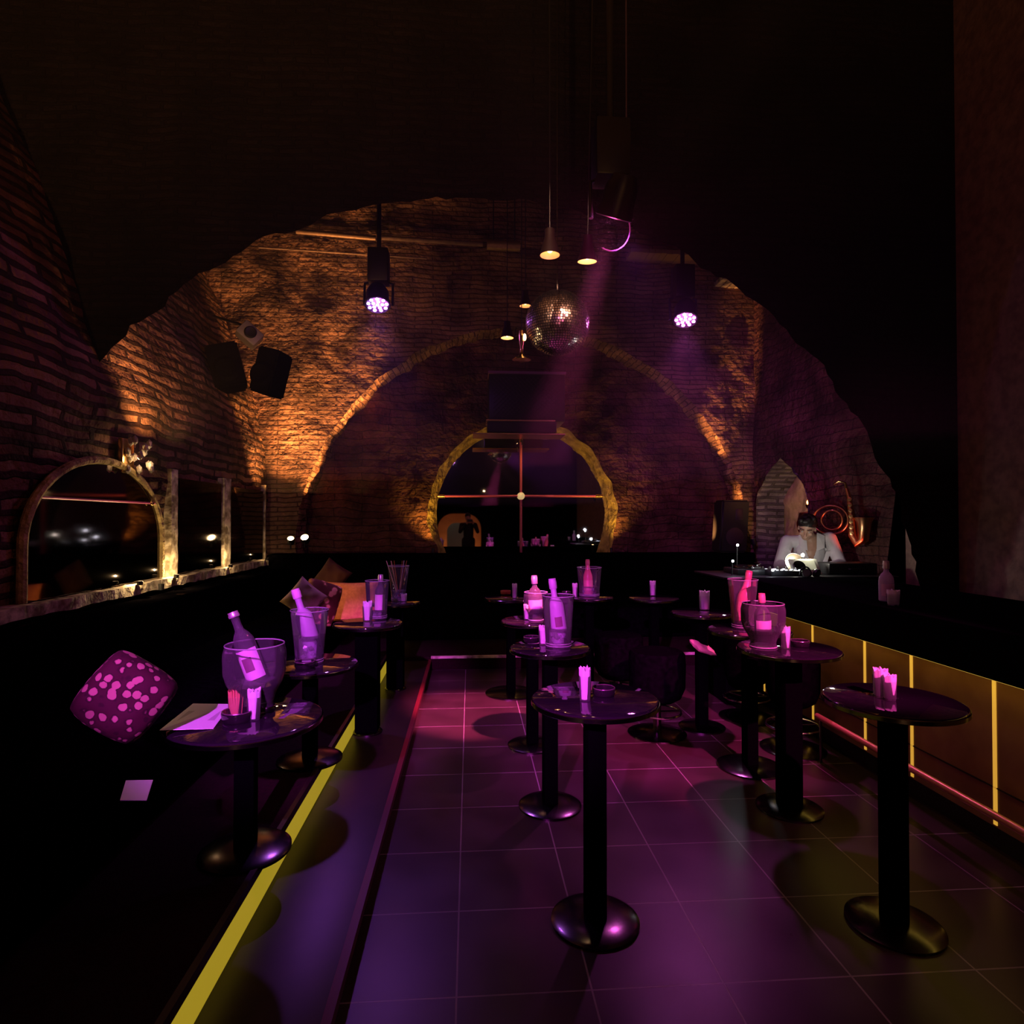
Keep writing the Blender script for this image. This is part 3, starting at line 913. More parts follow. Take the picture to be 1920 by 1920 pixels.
# far tables
napkin_glass(965, 1122, TZ, .048, .135, 'pale napkin glass beside the red ashtray on farthest middle table')
ashtray(948, 1114, TZ, .05, 'red shallow ashtray on farthest middle table', mat('red_ashtray', (.6, .12, .1), .3))
napkin_glass(1078, 1120, TZ, .05, .13, 'slanting pink napkin glass left of the pink champagne bottle')
bucket(1105, 1118, TZ, px2m(46, 5.55), px2m(38, 5.55), px2m(54, 5.55), 'clear ice bucket with upright pink champagne bottle on far table')
c = atz(1103, 1118, TZ); bottle((c.x, c.y, TZ + .02), (0, -.02), 'champ', 'pink champagne bottle upright in the far ice bucket', M['rose'], .97, capm=M['foilpink'], lm=M['foilpink'], name='champagne_bottle')
ashtray(1062, 1115, TZ, .045, 'dim black ashtray on the far table left of pink champagne')
napkin_glass(1224, 1117, TZ, .058, .14, 'lone dusky pink napkin glass on the far dark table')
napkin_glass(1321, 1143, TZ, .085, .15, 'crumpled dusky pink napkins in a glass on the dark table at right')
# pink fishbowl table
D = 3.3
bowl(1431, 1213, TZ, px2m(80, D), px2m(82, D), 'pink-lit glass fishbowl bucket on the round table by the bar')
c = atz(1431, 1212, TZ); bottle((c.x, c.y, TZ + .035), (0, -.03), 'spirit', 'pink-labelled bottle standing inside the pink-lit fishbowl', M['glassb'], .96, capm=M['foilpink'], name='spirit_bottle')
napkin_glass(1473, 1216, TZ, .052, .122, 'hot pink napkin glass right of the pink-lit fishbowl')
ashtray(1500, 1212, TZ, .05, 'black ashtray right of the hot pink napkin glass')
# red bottle table
D = 3.87
bucket(1393, 1178, TZ, px2m(54, D), px2m(40, D), px2m(92, D), 'dark clear ice bucket with red bottle leaning to the right', fill=.15)
c = atz(1389, 1176, TZ); bottle((c.x, c.y, TZ + .02), (0, .17), 'champ', 'red champagne bottle leaning right in bucket behind the fishbowl', M['rose'], 1.08, capm=M['foilpink'], lm=M['foilpink'], name='champagne_bottle')
# right edge table
napkin_glass(1651, 1307, TZ, .056, .115, 'magenta napkin glass on the table at right edge, left of a taller one')
napkin_glass(1668, 1312, TZ, .05, .10, 'plain magenta napkin glass cut by the right edge of view')
# nearest left table
D = 2.40
bowl(477, 1332, LZ, px2m(116, D), px2m(128, D), 'largest glass fishbowl, on the nearest left table, bottle leaning in it', foot=.62)
c = atz(492, 1322, LZ); bottle((c.x, c.y, LZ + .06), (.0, -.36), 'wine', 'dark bottle with pink label leaning left out of the largest fishbowl', M['glassb'], 1.12, cap=.022, dark=True, name='leaning_bottle')
napkin_glass(443, 1343, LZ, .062, .11, 'brownish straws in a glass before the largest fishbowl', True)
napkin_glass(476, 1349, LZ, .054, .122, 'violet napkin glass in front of the largest fishbowl')
ashtray(446, 1351, LZ, .060, 'black ashtray between menu card and violet napkin glass')
ashtray(500, 1334, LZ, .036, 'small glass ashtray right of the violet napkin glass', M['darkchrome'])
t = thing('menu_card', 'pale folded menu card lying on the nearest left table', 'menu', (0, 0, LZ))
q = [atz(299, 1369, LZ + .02), atz(400, 1366, LZ + .003), atz(434, 1320, LZ + .003), atz(362, 1319, LZ + .003)]
t.location = q[0].copy(); t.location.z = LZ
bm = bmesh.new(); f = bm.faces.new([bm.verts.new(p - t.location) for p in q]); ex = bmesh.ops.extrude_face_region(bm, geom=[f])
bmesh.ops.translate(bm, vec=(0, 0, -.0015), verts=[v for v in ex['geom'] if isinstance(v, bmesh.types.BMVert)])
obj('card_sheet', bm, M['paper'], t, False)
bm = bmesh.new(); cc = [q[0].lerp(q[3], .3), q[1].lerp(q[2], .3), q[1].lerp(q[2], .68), q[0].lerp(q[3], .68)]
cc = [cc[0].lerp(cc[1], .12), cc[1].lerp(cc[0], .1), cc[2].lerp(cc[3], .1), cc[3].lerp(cc[2], .12)]
f = bm.faces.new([bm.verts.new(p - t.location + Vector((0, 0, .0012))) for p in cc]); obj('printed_block', bm, M['paperprint'], t, False)
# second menu at the lower left corner
q = [atz(225, 1500, .663), atz(275, 1500, .663), atz(287, 1462, .663), atz(236, 1463, .663)]
SZT = .69
c = sum(q, Vector()) / 4
bm = bmesh.new(); f = bm.faces.new([bm.verts.new(p) for p in q]); ex = bmesh.ops.extrude_face_region(bm, geom=[f])
bmesh.ops.translate(bm, vec=(0, 0, -.002), verts=[v for v in ex['geom'] if isinstance(v, bmesh.types.BMVert)])
tag(obj('menu_card', bm, M['paper'], None, False), 'pale menu card in the lower left corner of the view', 'menu')
# violet vase table
D = 3.35
bucket(580, 1243, LZ, px2m(68, D), px2m(50, D), px2m(98, D), 'tall glass vase with violet-lit iced bottle, left side', 'glass_vase', .5, cat='vase')
c = atz(592, 1240, LZ); bottle((c.x, c.y, LZ + .03), (.0, -.30), 'vodka', 'violet-lit frosted bottle leaning left in the tall glass vase', M['frost'], 1.18, lbl=False, cap=.05, capm=M['label'], name='frosted_bottle')
napkin_glass(577, 1236, LZ, .075, .12, 'violet glass with napkins in front of the tall vase, left side')
ashtray(572, 1252, LZ, .055, 'black ashtray before the violet-lit vase')
# bucket by orange cushion
D = 4.2
bucket(707, 1160, LY, px2m(46, D), px2m(38, D), px2m(74, D), 'clear glass bucket before the orange cushion', fill=.2)
c = atz(712, 1160, LY); bottle((c.x, c.y, LY + .015), (0, .02), 'wine', 'dark bottle with pink label before the orange cushion', M['glassb'], .95, name='wine_bottle')
napkin_glass(689, 1164, LY, .07, .14, 'violet napkin glass left of the bottle before orange cushion')
D = 5.3
bucket(747, 1127, LY, px2m(40, D), px2m(26, D), px2m(66, D), 'glass vase with stirring sticks on the farthest left table', 'glass_vase', .3, cat='vase')
c = atz(747, 1127, LY)
t = thing('stirrer_sticks', 'thin stirring sticks fanned out in the far left vase', 'sticks', (c.x, c.y, LY + .02))
for k in range(7):
    a = random.uniform(-.35, .25)
    obj('stick', tube([(0, random.uniform(-.03, .03), 0), (math.sin(a) * .33, random.uniform(-.03, .03), .33)], .0035, 6), M['label'] if k % 2 else M['straw'], t)
napkin_glass(757, 1128, LY, .06, .07, 'small magenta glass at the foot of the far left vase')


# ------------------------------------------------------------------ cushions
def cushion(name, lab, loc, w_, h, d, m, rot, power=.5, rnd=0):
    bm = bmesh.new(); n = 22
    for s in (1, -1):
        V = []
        for i in range(n + 1):
            row = []
            for j in range(n + 1):
                u, v = -1 + 2 * i / n, -1 + 2 * j / n
                k = ((1 - u ** 4) * (1 - v ** 4)) ** power
                pin = 1 - .07 * (1 - abs(u) ** 2) * (abs(v) ** 6) ; pin2 = 1 - .07 * (1 - abs(v) ** 2) * (abs(u) ** 6)
                row.append(bm.verts.new((u * w_ / 2 * pin2, s * (d / 2 * k + .012 * noise.noise(Vector((u * 2, v * 2, s)))), v * h / 2 * pin)))
            V.append(row)
        for row in V:
            for v_ in row:
                u, v = v_.co.x / w_ * 2, v_.co.z / h * 2; f_ = 1 - rnd * u * u * v * v; v_.co.x *= f_; v_.co.z *= f_
        for i in range(n):
            for j in range(n): bm.faces.new((V[i][j], V[i + 1][j], V[i + 1][j + 1], V[i][j + 1]))
    bmesh.ops.remove_doubles(bm, verts=bm.verts, dist=.012)
    o = obj(name, bm, m); o.location = loc; o.rotation_euler = rot
    return tag(o, lab, 'cushion')


c = aty(236, 1306, 2.15); cushion('leopard_cushion', 'leopard-patterned cushion at the lower left edge', c, .27, .27, .17, M['leopard'], (-.1, .66, .25), .5, .18)
c = aty(657, 1128, 5.75); cushion('orange_cushion', 'plain orange square cushion leaning on the left banquette', c, .50, .37, .10, M['orange'], (-.22, .0, -.05), .45)
c = aty(600, 1130, 5.4); cushion('gold_cushion', 'gold snakeskin-patterned cushion left of the orange one', c, .34, .40, .18, M['goldcloth'], (-.15, .35, .5), .5, .12)
c = aty(570, 1123, 5.2); cushion('olive_cushion', 'small olive cushion with pointed corner behind the violet vase', c, .27, .27, .07, M['olive'], (-.2, .7, .1))
c = aty(622, 1083, 6.2); cushion('dark_cushion', 'dim brown cushion behind the gold and orange cushions', c, .28, .3, .12, mat('brown_cloth', (.10, .035, .02), .8), (-.2, .6, 0))
c = aty(1318, 1214, 4.5); cushion('tan_cushion', 'tan cushion corner showing below the dark right-hand table', c, .20, .14, .05, mat('tan_cloth', (.55, .33, .22), .8), (-1.1, .3, .5))


t = thing('cushion_fill_spot', 'added small warm spot under the left ledge brightening the cushions', 'spotlight', (-2.44, 5.05, 1.03))  # invented fixture, added to brighten the cushions
obj('housing', lathe([(0, -.03), (.02, -.03), (.022, .02), (0, .02)], 20), M['plastic'], t)
lamp('SPOT', 'cushion_fill', (.03, 0, -.03), (1, .42, .14), 42, (1.25, .65, -.2), .01, 50, .8, t)

# ------------------------------------------------------------------ stools
def stool(x, y, lab, h=.66, r=.17, rz=0):
    t = thing('bar_stool', lab, 'stool', (x, y, 0), rz, 'black barrel stools')
    obj('seat', lathe([(0, h - .36), (r * .6, h - .36), (r * .85, h - .33), (r, h - .26), (r * 1.02, h - .1), (r, h - .02), (r * .92, h), (0, h + .005)], 40), M['leather'], t)
    obj('column', tube([(0, 0, .02), (0, 0, h - .35)], .03, 16), M['darkchrome'], t)
    obj('base', lathe([(0, 0), (.21, 0), (.21, .008), (.19, .014), (.04, .03), (0, .03)], 48), M['darkchrome'], t)
    obj('foot_ring', tube([(.17 * math.cos(2 * PI * k / 40), .17 * math.sin(2 * PI * k / 40), .16) for k in range(40)], .008, 8, closed=True), M['chrome'], t)
    bm = bmesh.new()
    for k in range(3):
        a = 2 * PI * k / 3; tube([(0, 0, .16), (.17 * math.cos(a), .17 * math.sin(a), .16)], .006, 6, bm)
    obj('ring_spokes', bm, M['darkchrome'], t)
    return t


c = atz(1492, 1404, 0); stool(c.x - .02, c.y, 'black barrel stool behind the fishbowl table, nearest the bar front')
c = atz(1400, 1345, 0); stool(c.x, c.y, 'black barrel stool behind the red bottle table', .62)
c = atz(1232, 1375, 0); stool(c.x, c.y, 'black barrel stool right of the nearest aisle table', .60, .2)
c = atz(1160, 1325, 0); stool(c.x, c.y, 'black barrel stool beyond the nearest table, left of two in the dark', .60, .2)

# ------------------------------------------------------------------ bar
BX = 2.45
t = thing('bar_counter', 'long black-topped bar with glowing amber panels at right', 'bar counter', (BX, 2.8, 0))
obj('counter_top', bbox(-.15, -2.4, .845, .85, 2.2, 1.07, .006), M['black'], t, False)
obj('front_panel', bbox(0, -2.4, .12, .8, 2.2, .845, 0), M['barfront'], t, False)
obj('kick_plate', bbox(.04, -2.4, 0, .8, 2.2, .12, 0), M['plastic'], t, False)
for y_ in (atx(1524, 1200, BX).y, atx(1622, 1250, BX).y, 3.26, 2.72, 2.18, 5.0 - .03):
    bm = bmesh.new(); box(bm, -.004, y_ - 2.8 - .010, .13, .01, y_ - 2.8 + .010, .83); obj('light_line', bm, M['ledstrip'], t, False)
zl = .30
bm = bmesh.new(); box(bm, -.004, -1.0, zl, .004, 2.1, zl + .006); obj('panel_seam', bm, M['plastic'], t, False)
bm = bmesh.new(); box(bm, -.10, -2.3, .830, -.08, 2.15, .8445); obj('led_strip', bm, M['ledy'], t, False)
a = atx(1532, 1342, 2.25); b = atx(1662, 1419, 2.25)
t = thing('foot_rail', 'round copper-coloured foot rail along the foot of the bar', 'rail', (2.25, 0, 0))
obj('rail_tube', tube([(0, .8, a.z), (0, a.y, a.z)], .018, 14), M['railwood'], t)
for y_ in (1.2, 2.2, 3.05, a.y - .04):
    obj('bracket', tube([(0, y_, a.z), (0, y_, .0)], .009, 8), M['darkchrome'], t)
c = atz(1662, 1127, 1.07)
bottle((c.x, c.y, 1.071), (0, 0), 'spirit', 'pale bottle with long neck on the bar top at right edge', M['frost'], .9, name='bar_bottle')
c = atz(1678, 1140, 1.07)
napkin_glass(1675, 1135, 1.07, .07, .09, 'pale pink napkin stack on the bar by the long-necked bottle', grp=None)

# DJ booth
t = thing('dj_booth', 'black booth desk in front of the DJ', 'desk', (2.9, 5.4, 0))
obj('desk_body', bbox(-.75, -.36, 0, .75, .30, 1.055, .01), M['black'], t, False)
obj('desk_top', bbox(-.77, -.38, 1.055, .77, .32, 1.072, .003), M['plastic'], t, False)
DT = 1.072
# rack at the right of the booth
c = atz(1590, 1072, DT)
a = aty(1550, 1056, 5.25); b = aty(1640, 1056, 5.25)
t = thing('amplifier_rack', 'black equipment box on the booth right of the pale panel', 'equipment box', ((a.x + b.x) / 2, 5.33, DT))
hw = (b.x - a.x) / 2
obj('case', bbox(-hw, -.12, 0, hw, .12, a.z - DT, .01), M['plastic'], t)
obj('handle', tube([(-.05, -.125, .05), (-.05, -.15, .05), (.05, -.15, .05), (.05, -.125, .05)], .006, 8), M['grille'], t)


def deck(px, lab, Y=5.28):
    c = aty(px, 1080, Y); c.z = DT
    t = thing('dj_turntable', lab, 'turntable', c)
    obj('plinth', bbox(-.15, -.16, 0, .15, .16, .05, .008), M['plastic'], t)
    obj('platter', lathe([(0, .05), (.125, .05), (.13, .056), (.13, .066), (.12, .07), (0, .07)], 40), M['darkchrome'], t)
    obj('record', lathe([(0, .071), (.115, .071), (.115, .074), (0, .0745)], 40), M['ash'], t)
    o = obj('tonearm', tube([(.12, .1, .09), (.12, -.02, .09), (.06, -.08, .08)], .004, 6), M['chrome'], t)
    return t


deck(1400, 'turntable at the left end of the DJ booth, under the loudspeaker', 5.38)
# mixer with small lit keys
c = aty(1462, 1080, 5.25); c.z = DT
t = thing('dj_mixer', 'low DJ mixer with rows of small white lit keys', 'mixer', c)
obj('case', bbox(-.15, -.14, 0, .15, .14, .045, .006), M['plastic'], t)
for i in range(7):
    for j in range(3):
        if (i + j) % 2 == 0 or j == 0:
            bm = bmesh.new(); x = -.125 + .04 * i; y = -.11 + .06 * j
            box(bm, x, y, .045, x + .018, y + .012, .053); obj('key', bm, M['dimglow'], t, False)
for i in range(4):
    obj('knob', lathe([(0, .045), (.01, .045), (.009, .065), (0, .066)], 12, mtx=Matrix.Translation((-.11 + .07 * i, .1, 0))), M['greyplastic'], t)


def small_light(px, py, Y, r, lab, m=None, e=1.2, col=(.85, .92, 1), name='desk_light'):
    c = aty(px, py, Y)
    t = thing(name, lab, 'light', (c.x, c.y, c.z))
    obj('lens', ball(bmesh.new(), (0, 0, 0), r), m or M['white_led'], t)
    obj('stem', tube([(0, .01, -.3 * r), (0, .02, min(DT - c.z, -r))], .005, 8), M['plastic'], t)
    if e: lamp('POINT', 'desk_light_glow', (0, -.03, .03), col, e, size=.02, parent=t)
    return t


small_light(1383, 1022, 5.35, .011, 'small white light before the tall loudspeaker', e=.5)
small_light(1374, 1052, 5.2, .010, 'small white light low at the left end of the booth', e=.35)
small_light(1449, 1069, 5.08, .011, 'white light at the left of the lit mixer keys', e=.8)
small_light(1505, 1041, 5.33, .016, 'bright pale yellow lamp before the shirt of the DJ', M['lampcool'], e=5.0, col=(1, .94, .78))
# pale lit panel behind headphones
a = aty(1496, 1086, 5.12); b = aty(1549, 1040, 5.12)
t = thing('media_player', 'pale upright panel of a media player lit by the booth lamp', 'media player', ((a.x + b.x) / 2, 5.2, DT))
hw = (b.x - a.x) / 2; hh = aty(1549, 1053, 5.12).z - DT
T = Matrix.Rotation(-.6, 4, 'X')
obj('faceplate', bbox(-hw, -.02, .0, hw, .0, hh * 1.25, .003, mtx=T), M['panelw'], t)
obj('screen', bbox(-hw * .2, -.024, hh * .35, hw * .75, -.019, hh * 1.1, 0, mtx=T), mat('pale_screen', (.7, .72, .55), .3, emit=(.75, .8, .5), es=.22), t, False)
obj('jog_wheel', lathe([(0, 0), (.055, 0), (.055, .012), (.05, .018), (0, .02)], 32, mtx=T @ Matrix.Translation((-hw * .45, -.02, hh * .6)) @ Matrix.Rotation(PI / 2, 4, 'X')), M['darkchrome'], t)
# headphones lying against the panel
c = aty(1522, 1074, 5.07)
t = thing('headphones', 'black headphones resting in front of the pale lit panel', 'headphones', c)
ear = []
for s in (-1, 1):
    obj('ear_cup', lathe([(0, -.018), (.034, -.018), (.04, -.01), (.04, .01), (.03, .018), (0, .018)], 28, mtx=Matrix.Translation((s * .045 + .0, 0, -.005)) @ Matrix.Rotation(PI / 2 + .4 * s, 4, 'X') @ Matrix.Rotation(.5 * s, 4, 'Y')), M['plastic'], t)
obj('headband', tube([(-.05 + -.05 * math.cos(a_ / 16 * PI), .01, -.02 + .07 * math.sin(a_ / 16 * PI)) for a_ in range(17)], .007, 8), M['plastic'], t)
# round ring before the DJ's forearm
c = aty(1490, 1056, 5.4)
t = thing('turntable_platter', 'round brown-rimmed disc standing at the elbow of the DJ', 'turntable', (c.x, c.y, DT))
T = Matrix.Translation((0, 0, c.z - DT)) @ Matrix.Rotation(1.15, 4, 'X')
obj('disc', lathe([(0, 0), (.09, 0), (.092, .006), (.09, .012), (0, .012)], 40, mtx=T), mat('bronze_disc', (.2, .15, .1), .35, .6), t)
obj('rim', tube([T @ Vector((.093 * math.cos(2 * PI * k / 40), .093 * math.sin(2 * PI * k / 40), .008)) for k in range(40)], .005, 8, closed=True), M['darkchrome'], t)
obj('stand', tube([(0, .02, c.z - DT), (0, .03, 0)], .008, 8), M['plastic'], t)

# tall loudspeaker on the ledge at right
c = aty(1367, 1035, 7.98); c.z = 1.178
t = thing('loudspeaker', 'tall black loudspeaker standing left of the DJ against lit bricks', 'loudspeaker', (c.x, 7.98, 1.127), 0)
hh = aty(1367, 938, 7.98).z - c.z + .05
hw = .185
bm = bmesh.new(); box(bm, -hw, -.14, 0, hw, .16, hh)
for v in bm.verts:
    if v.co.z > hh * .5: v.co.x += .03; v.co.y -= .03
bmesh.ops.bevel(bm, geom=bm.edges[:], offset=.025, segments=3, affect='EDGES')
obj('cabinet', bm, M['plastic'], t)
obj('horn', bbox(.02, -.165, hh * .62, .12, -.15, hh * .85, .004), M['grille'], t)
obj('woofer_grille', lathe([(0, 0), (.11, 0), (.12, .01), (0, .02)], 32, mtx=Matrix.Translation((0.01, -.15, hh * .3)) @ Matrix.Rotation(PI / 2, 4, 'X')), M['grille'], t)

# hanging speakers in the upper left corner
for (px, py, w_, h_, rot, lab) in ((428, 690, .34, .48, .25, 'left one of two black loudspeakers hung in the upper left corner'),
                                   (510, 700, .26, .50, -.3, 'right one of two black loudspeakers hung in the upper left corner')):
    c = aty(px, py, 7.0)
    t = thing('hanging_loudspeaker', lab, 'loudspeaker', c, rot * .8)
    bm = bmesh.new(); box(bm, -w_ / 2, -.17, -h_ / 2, w_ / 2, .2, h_ / 2)
    for v in bm.verts:
        if v.co.y > 0: v.co.x *= .7
    T = Matrix.Rotation(.25 if rot < 0 else -.25, 4, 'Y')
    bmesh.ops.bevel(bm, geom=bm.edges[:], offset=.02, segments=2, affect='EDGES'); bmesh.ops.transform(bm, matrix=T, verts=bm.verts)
    obj('cabinet', bm, M['black'], t)
    obj('cone', lathe([(0, 0), (.1, .03), (.14, .0)], 32, mtx=T @ Matrix.Translation((0, -.185, -.05)) @ Matrix.Rotation(PI / 2, 4, 'X')), M['black'], t)
    obj('wall_arm', tube([(0, .1, .1), (-.2 if rot > 0 else -.5, .55, .25)], .02, 10), M['black'], t)
c = aty(468, 628, 6.9)
t = thing('projector_lamp', 'small grey boxy lamp fixture above the two hanging loudspeakers', 'lamp', c, .4)
obj('housing', bbox(-.12, -.1, -.09, .12, .12, .09, .02, mtx=Matrix.Rotation(.7, 4, 'Y')), M['greyplastic'], t)
obj('lens', lathe([(0, 0), (.06, 0), (.065, .01), (.05, .03), (0, .02)], 24, mtx=Matrix.Rotation(.7, 4, 'Y') @ Matrix.Translation((0, -.1, 0)) @ Matrix.Rotation(PI / 2, 4, 'X')), M['plastic'], t)
obj('wall_arm', tube([(0, .05, .1), (-.35, .65, .35)], .015, 8), M['plastic'], t)


# ------------------------------------------------------------------ mirror ball
c = aty(1045, 606, 4.62); R = .242
t = thing('mirror_ball', 'large mirror ball hanging in the middle under the vault', 'mirror ball', c)
obj('core', ball(bmesh.new(), (0, 0, 0), R - .004, seg=48), M['ballcore'], t)
bm = bmesh.new(); nr = 40
for i in range(1, nr):
    ph = PI * i / nr; n = max(4, int(2 * PI * R * math.sin(ph) / .019))
    for k in range(n):
        a = 2 * PI * k / n
        jt = Euler((random.gauss(0, .05), random.gauss(0, .05), 0)).to_matrix()
        nrm = Vector((math.sin(ph) * math.cos(a), math.sin(ph) * math.sin(a), math.cos(ph)))
        Tm = nrm.to_track_quat('Z', 'Y').to_matrix() @ jt
        e1 = Vector((-math.sin(a), math.cos(a), 0)); e2 = nrm.cross(e1)
        n2 = Tm @ Vector((0, 0, 1)); e1 = (e1 - n2 * e1.dot(n2)).normalized(); e2 = n2.cross(e1)
        hs = PI * R / nr * .39; p = nrm * R
        vs = [bm.verts.new(p + e1 * sx * hs + e2 * sy * hs + n2 * .001) for sx, sy in ((-1, -1), (1, -1), (1, 1), (-1, 1))]
        bm.faces.new(vs)
me = bpy.data.meshes.new('mirror_facets'); bm.to_mesh(me); bm.free(); me.materials.append(M['facet'])
o = bpy.data.objects.new('mirror_facets', me); C.objects.link(o); o.parent = t
obj('hanger', tube([(0, 0, R - .01), (0, 0, R + .05)], .018, 12), M['darkchrome'], t)
obj('chain', tube([(0, 0, R + .04), (0, 0, 5.9 - c.z)], .004, 6), M['darkchrome'], t)


# ------------------------------------------------------------------ lamps
def pendant(px, py, Y, w_, lab, m, e, tilt=(0, 0), col=(1, .62, .3), es=True):
    c = aty(px, py, Y); r = w_ / 2
    t = thing('pendant_lamp', lab, 'lamp', c, 0, 'small copper pendant lamps'); t.rotation_euler = (tilt[0], tilt[1], 0)
    obj('lamp_shade', lathe([(r, 0), (r * .96, .02), (r * .8, r * .9), (r * .55, r * 1.7), (r * .5, r * 2.6), (0, r * 2.7)], 40), M['darkcopper'], t)
    obj('reflector', lathe([(r * .98, .001), (r * .76, r * .9), (r * .5, r * 1.5), (0, r * 1.5)], 40), M['bulbin'], t)
    obj('bulb', ball(bmesh.new(), (0, 0, r * .7), r * .34, (1, 1, 1.3)), m, t)
    obj('cable', tube([(0, 0, r * 2.6), (0, 0, 5.92 - c.z)], .004, 6), M['plastic'], t)
    if e:
        lamp('SPOT', 'pendant_light', (0, 0, -.01), col, e, (0, 0, -5), .02, 90, .6, t)
    return t


pendant(1031, 479, 3.7, .122, 'left copper pendant of the two high over the mirror ball', M['bulbdim'], 3)
pendant(1101, 491, 3.6, .115, 'brightest copper pendant, right of two above the mirror ball', M['bulb'], 4, tilt=(.12, 0))
pendant(985, 574, 5.5, .105, 'copper pendant half hidden behind the upper left of mirror ball', M['bulbdim'], 2)
pendant(951, 634, 6.0, .125, 'low bright pendant left of the mirror ball', M['bulb'], 2)
# brass spot with flared foot left of ball
c = aty(978, 640, 5.2)
t = thing('brass_lamp', 'slim brass lamp with flared shade at lower left of the mirror ball', 'lamp', c)
obj('neck', lathe([(.0, .10), (.022, .09), (.026, .04), (.02, -.02), (.012, -.06), (.016, -.1), (.03, -.13), (.075, -.155), (.08, -.16), (.0, -.15)], 32), M['brass'], t)
obj('glow', ball(bmesh.new(), (.025, -.02, .03), .014, (1, 1, 2.2)), M['bulbdim'], t)  # emissive bead standing in for the upright glint on the neck
obj('cable', tube([(0, 0, .09), (0, 0, 5.92 - c.z)], .004, 6), M['plastic'], t)


def par(px, py, Y, r, aim, lab, cols, col, e, spot=60, hl=.30, pos=None, hz_=0):
    c = pos or aty(px, py, Y)
    t = thing('stage_light', lab, 'stage light', c, 0, None)
    d = (Vector(aim) - Vector(c)).normalized()
    T = d.to_track_quat('-Z', 'Y').to_matrix().to_4x4()
    obj('can', lathe([(r * 1.05, 0), (r * 1.15, .005), (r * 1.12, .03), (r * 1.02, .05), (r * 1.0, .14), (r * .7, .2), (0, .21)], 36, mtx=T), M['plastic'], t)
    obj('face_plate', lathe([(0, .012), (r * 1.03, .012), (r * 1.03, .016), (0, .016)], 36, mtx=T), M['grille'], t)
    k = 0
    for ring, n in ((0, 1), (.42, 5), (.80, 9)):
        for i in range(n):
            a = 2 * PI * i / n + ring; x, y = r * ring * math.cos(a), r * ring * math.sin(a)
            bm = bmesh.new(); ball(bm, (x, y, .006), r * .155, (1, 1, .5), 12); bmesh.ops.transform(bm, matrix=T, verts=bm.verts)
            obj('led', bm, cols[1] if x > r * .35 else cols[0], t); k += 1
    top = 5.92 - c[2]
    obj('yoke', tube([(-r * 1.25, .05, .02), (-r * 1.25, .07, .22), (0, .07, .26), (r * 1.25, .07, .22), (r * 1.25, .05, .02)], .012, 8), M['plastic'], t)
    obj('ballast', bbox(-.09, -.02, .22, .09, .14, .22 + hl, .01), M['plastic'], t)
    obj('pole', tube([(0, .07, .3), (0, .07, top)], .02, 10), M['plastic'], t)
    lamp('SPOT', 'stage_beam', d * .03, col, e, d * 3, .05, spot, .6, t)
    if hz_: lamp('POINT', 'stage_halo', d * .06, col, hz_, size=.03, parent=t)
    return t


MAG = (1, .13, .82); VIO = (.50, .12, 1); PNK = (1, .06, .46)
PAR_E = 1.0
par(708, 573, 5.5, .10, (-.6, 4.3, 0), 'stage light with violet and magenta diodes, upper left', (M['ledm'], M['ledv']), VIO, 120 * PAR_E, hz_=9)
par(1285, 601, 5.5, .10, (1.5, 4.3, 0), 'stage light with bright magenta diodes, upper right', (M['ledm'], M['ledm']), MAG, 160 * PAR_E, hz_=8)
par(1150, 409, 3.1, .085, (.0, 4.95, 0), 'magenta stage light cut by the top edge of the photo', (M['ledm'], M['ledm']), (1, .09, .36), 3300 * PAR_E, spot=19, hz_=7)
lamp('SPOT', 'stage_beam', aty(1150, 409, 3.1) + Vector((.05, .05, -.05)), (.75, .10, 1), 190, (3.0, 7.4, 2.4), .05, 44, .9)
par(0, 0, 0, .1, (-.80, 2.9, .95), 'added violet stage light hung unseen behind the viewer, left', (M['ledv'], M['ledm']), (.78, .08, 1), 4200 * PAR_E, spot=13, pos=Vector((-.62, -3.3, 3.6)))  # unseen lamp, added for violet light on the left tables
par(0, 0, 0, .1, (.42, 3.1, .95), 'added magenta stage light hung unseen behind the viewer, middle', (M['ledm'], M['ledm']), (.95, .07, 1), 4600 * PAR_E, spot=14, pos=Vector((-1.75, -3.3, 3.45)))  # added behind the camera to front-light the aisle tables
par(0, 0, 0, .1, (1.62, 3.1, .95), 'added pink stage light hung unseen behind the viewer, right', (M['ledm'], M['ledm']), PNK, 9000 * PAR_E, spot=12, pos=Vector((2.3, -3.0, 5.2)))  # likewise added, for pink light on the tables by the bar
# cable hoop beside the top light
c = aty(1146, 428, 3.3)
pts = [c + Vector((.105 * math.cos(a), 0, .125 * math.sin(a))) for a in [math.radians(-118 + 9 * k) for k in range(18)]]
pts.append(Vector((pts[-1].x, pts[-1].y, 5.94)))
tag(obj('hanging_cable', tube(pts, .004, 8), mat('mauve_cable', (.10, .06, .10), .4)), 'thin cable loop hanging beside the top magenta light', 'cable')


# wall uplights
def uplight(pos, aim, lab, e, col=(1, .42, .12), r=.035, spot=75, m=None, blend=.8, face=None):
    t = thing('wall_uplight', lab, 'spotlight', pos)
    d = (Vector(aim) - Vector(pos)).normalized(); T = (Vector(face) if face else d).normalized().to_track_quat('Z', 'Y').to_matrix().to_4x4()
    obj('housing', lathe([(0, -.09), (r * .8, -.09), (r, -.07), (r, 0), (r * .86, .0), (r * .8, -.03), (0, -.04)], 28, mtx=T), M['plastic'], t)
    obj('lens', lathe([(0, -.012), (r * .82, -.012), (r * .82, -.006), (0, -.002)], 24, mtx=T), m or M['bulb'], t)
    obj('foot', tube([(0, 0, -.06), (0, .0, -.13)], .01, 8), M['plastic'], t)
    lamp('SPOT', 'uplight_beam', d * (.015 if not face else .12), col, e, d * 3, .02, spot, blend, t)
    return t


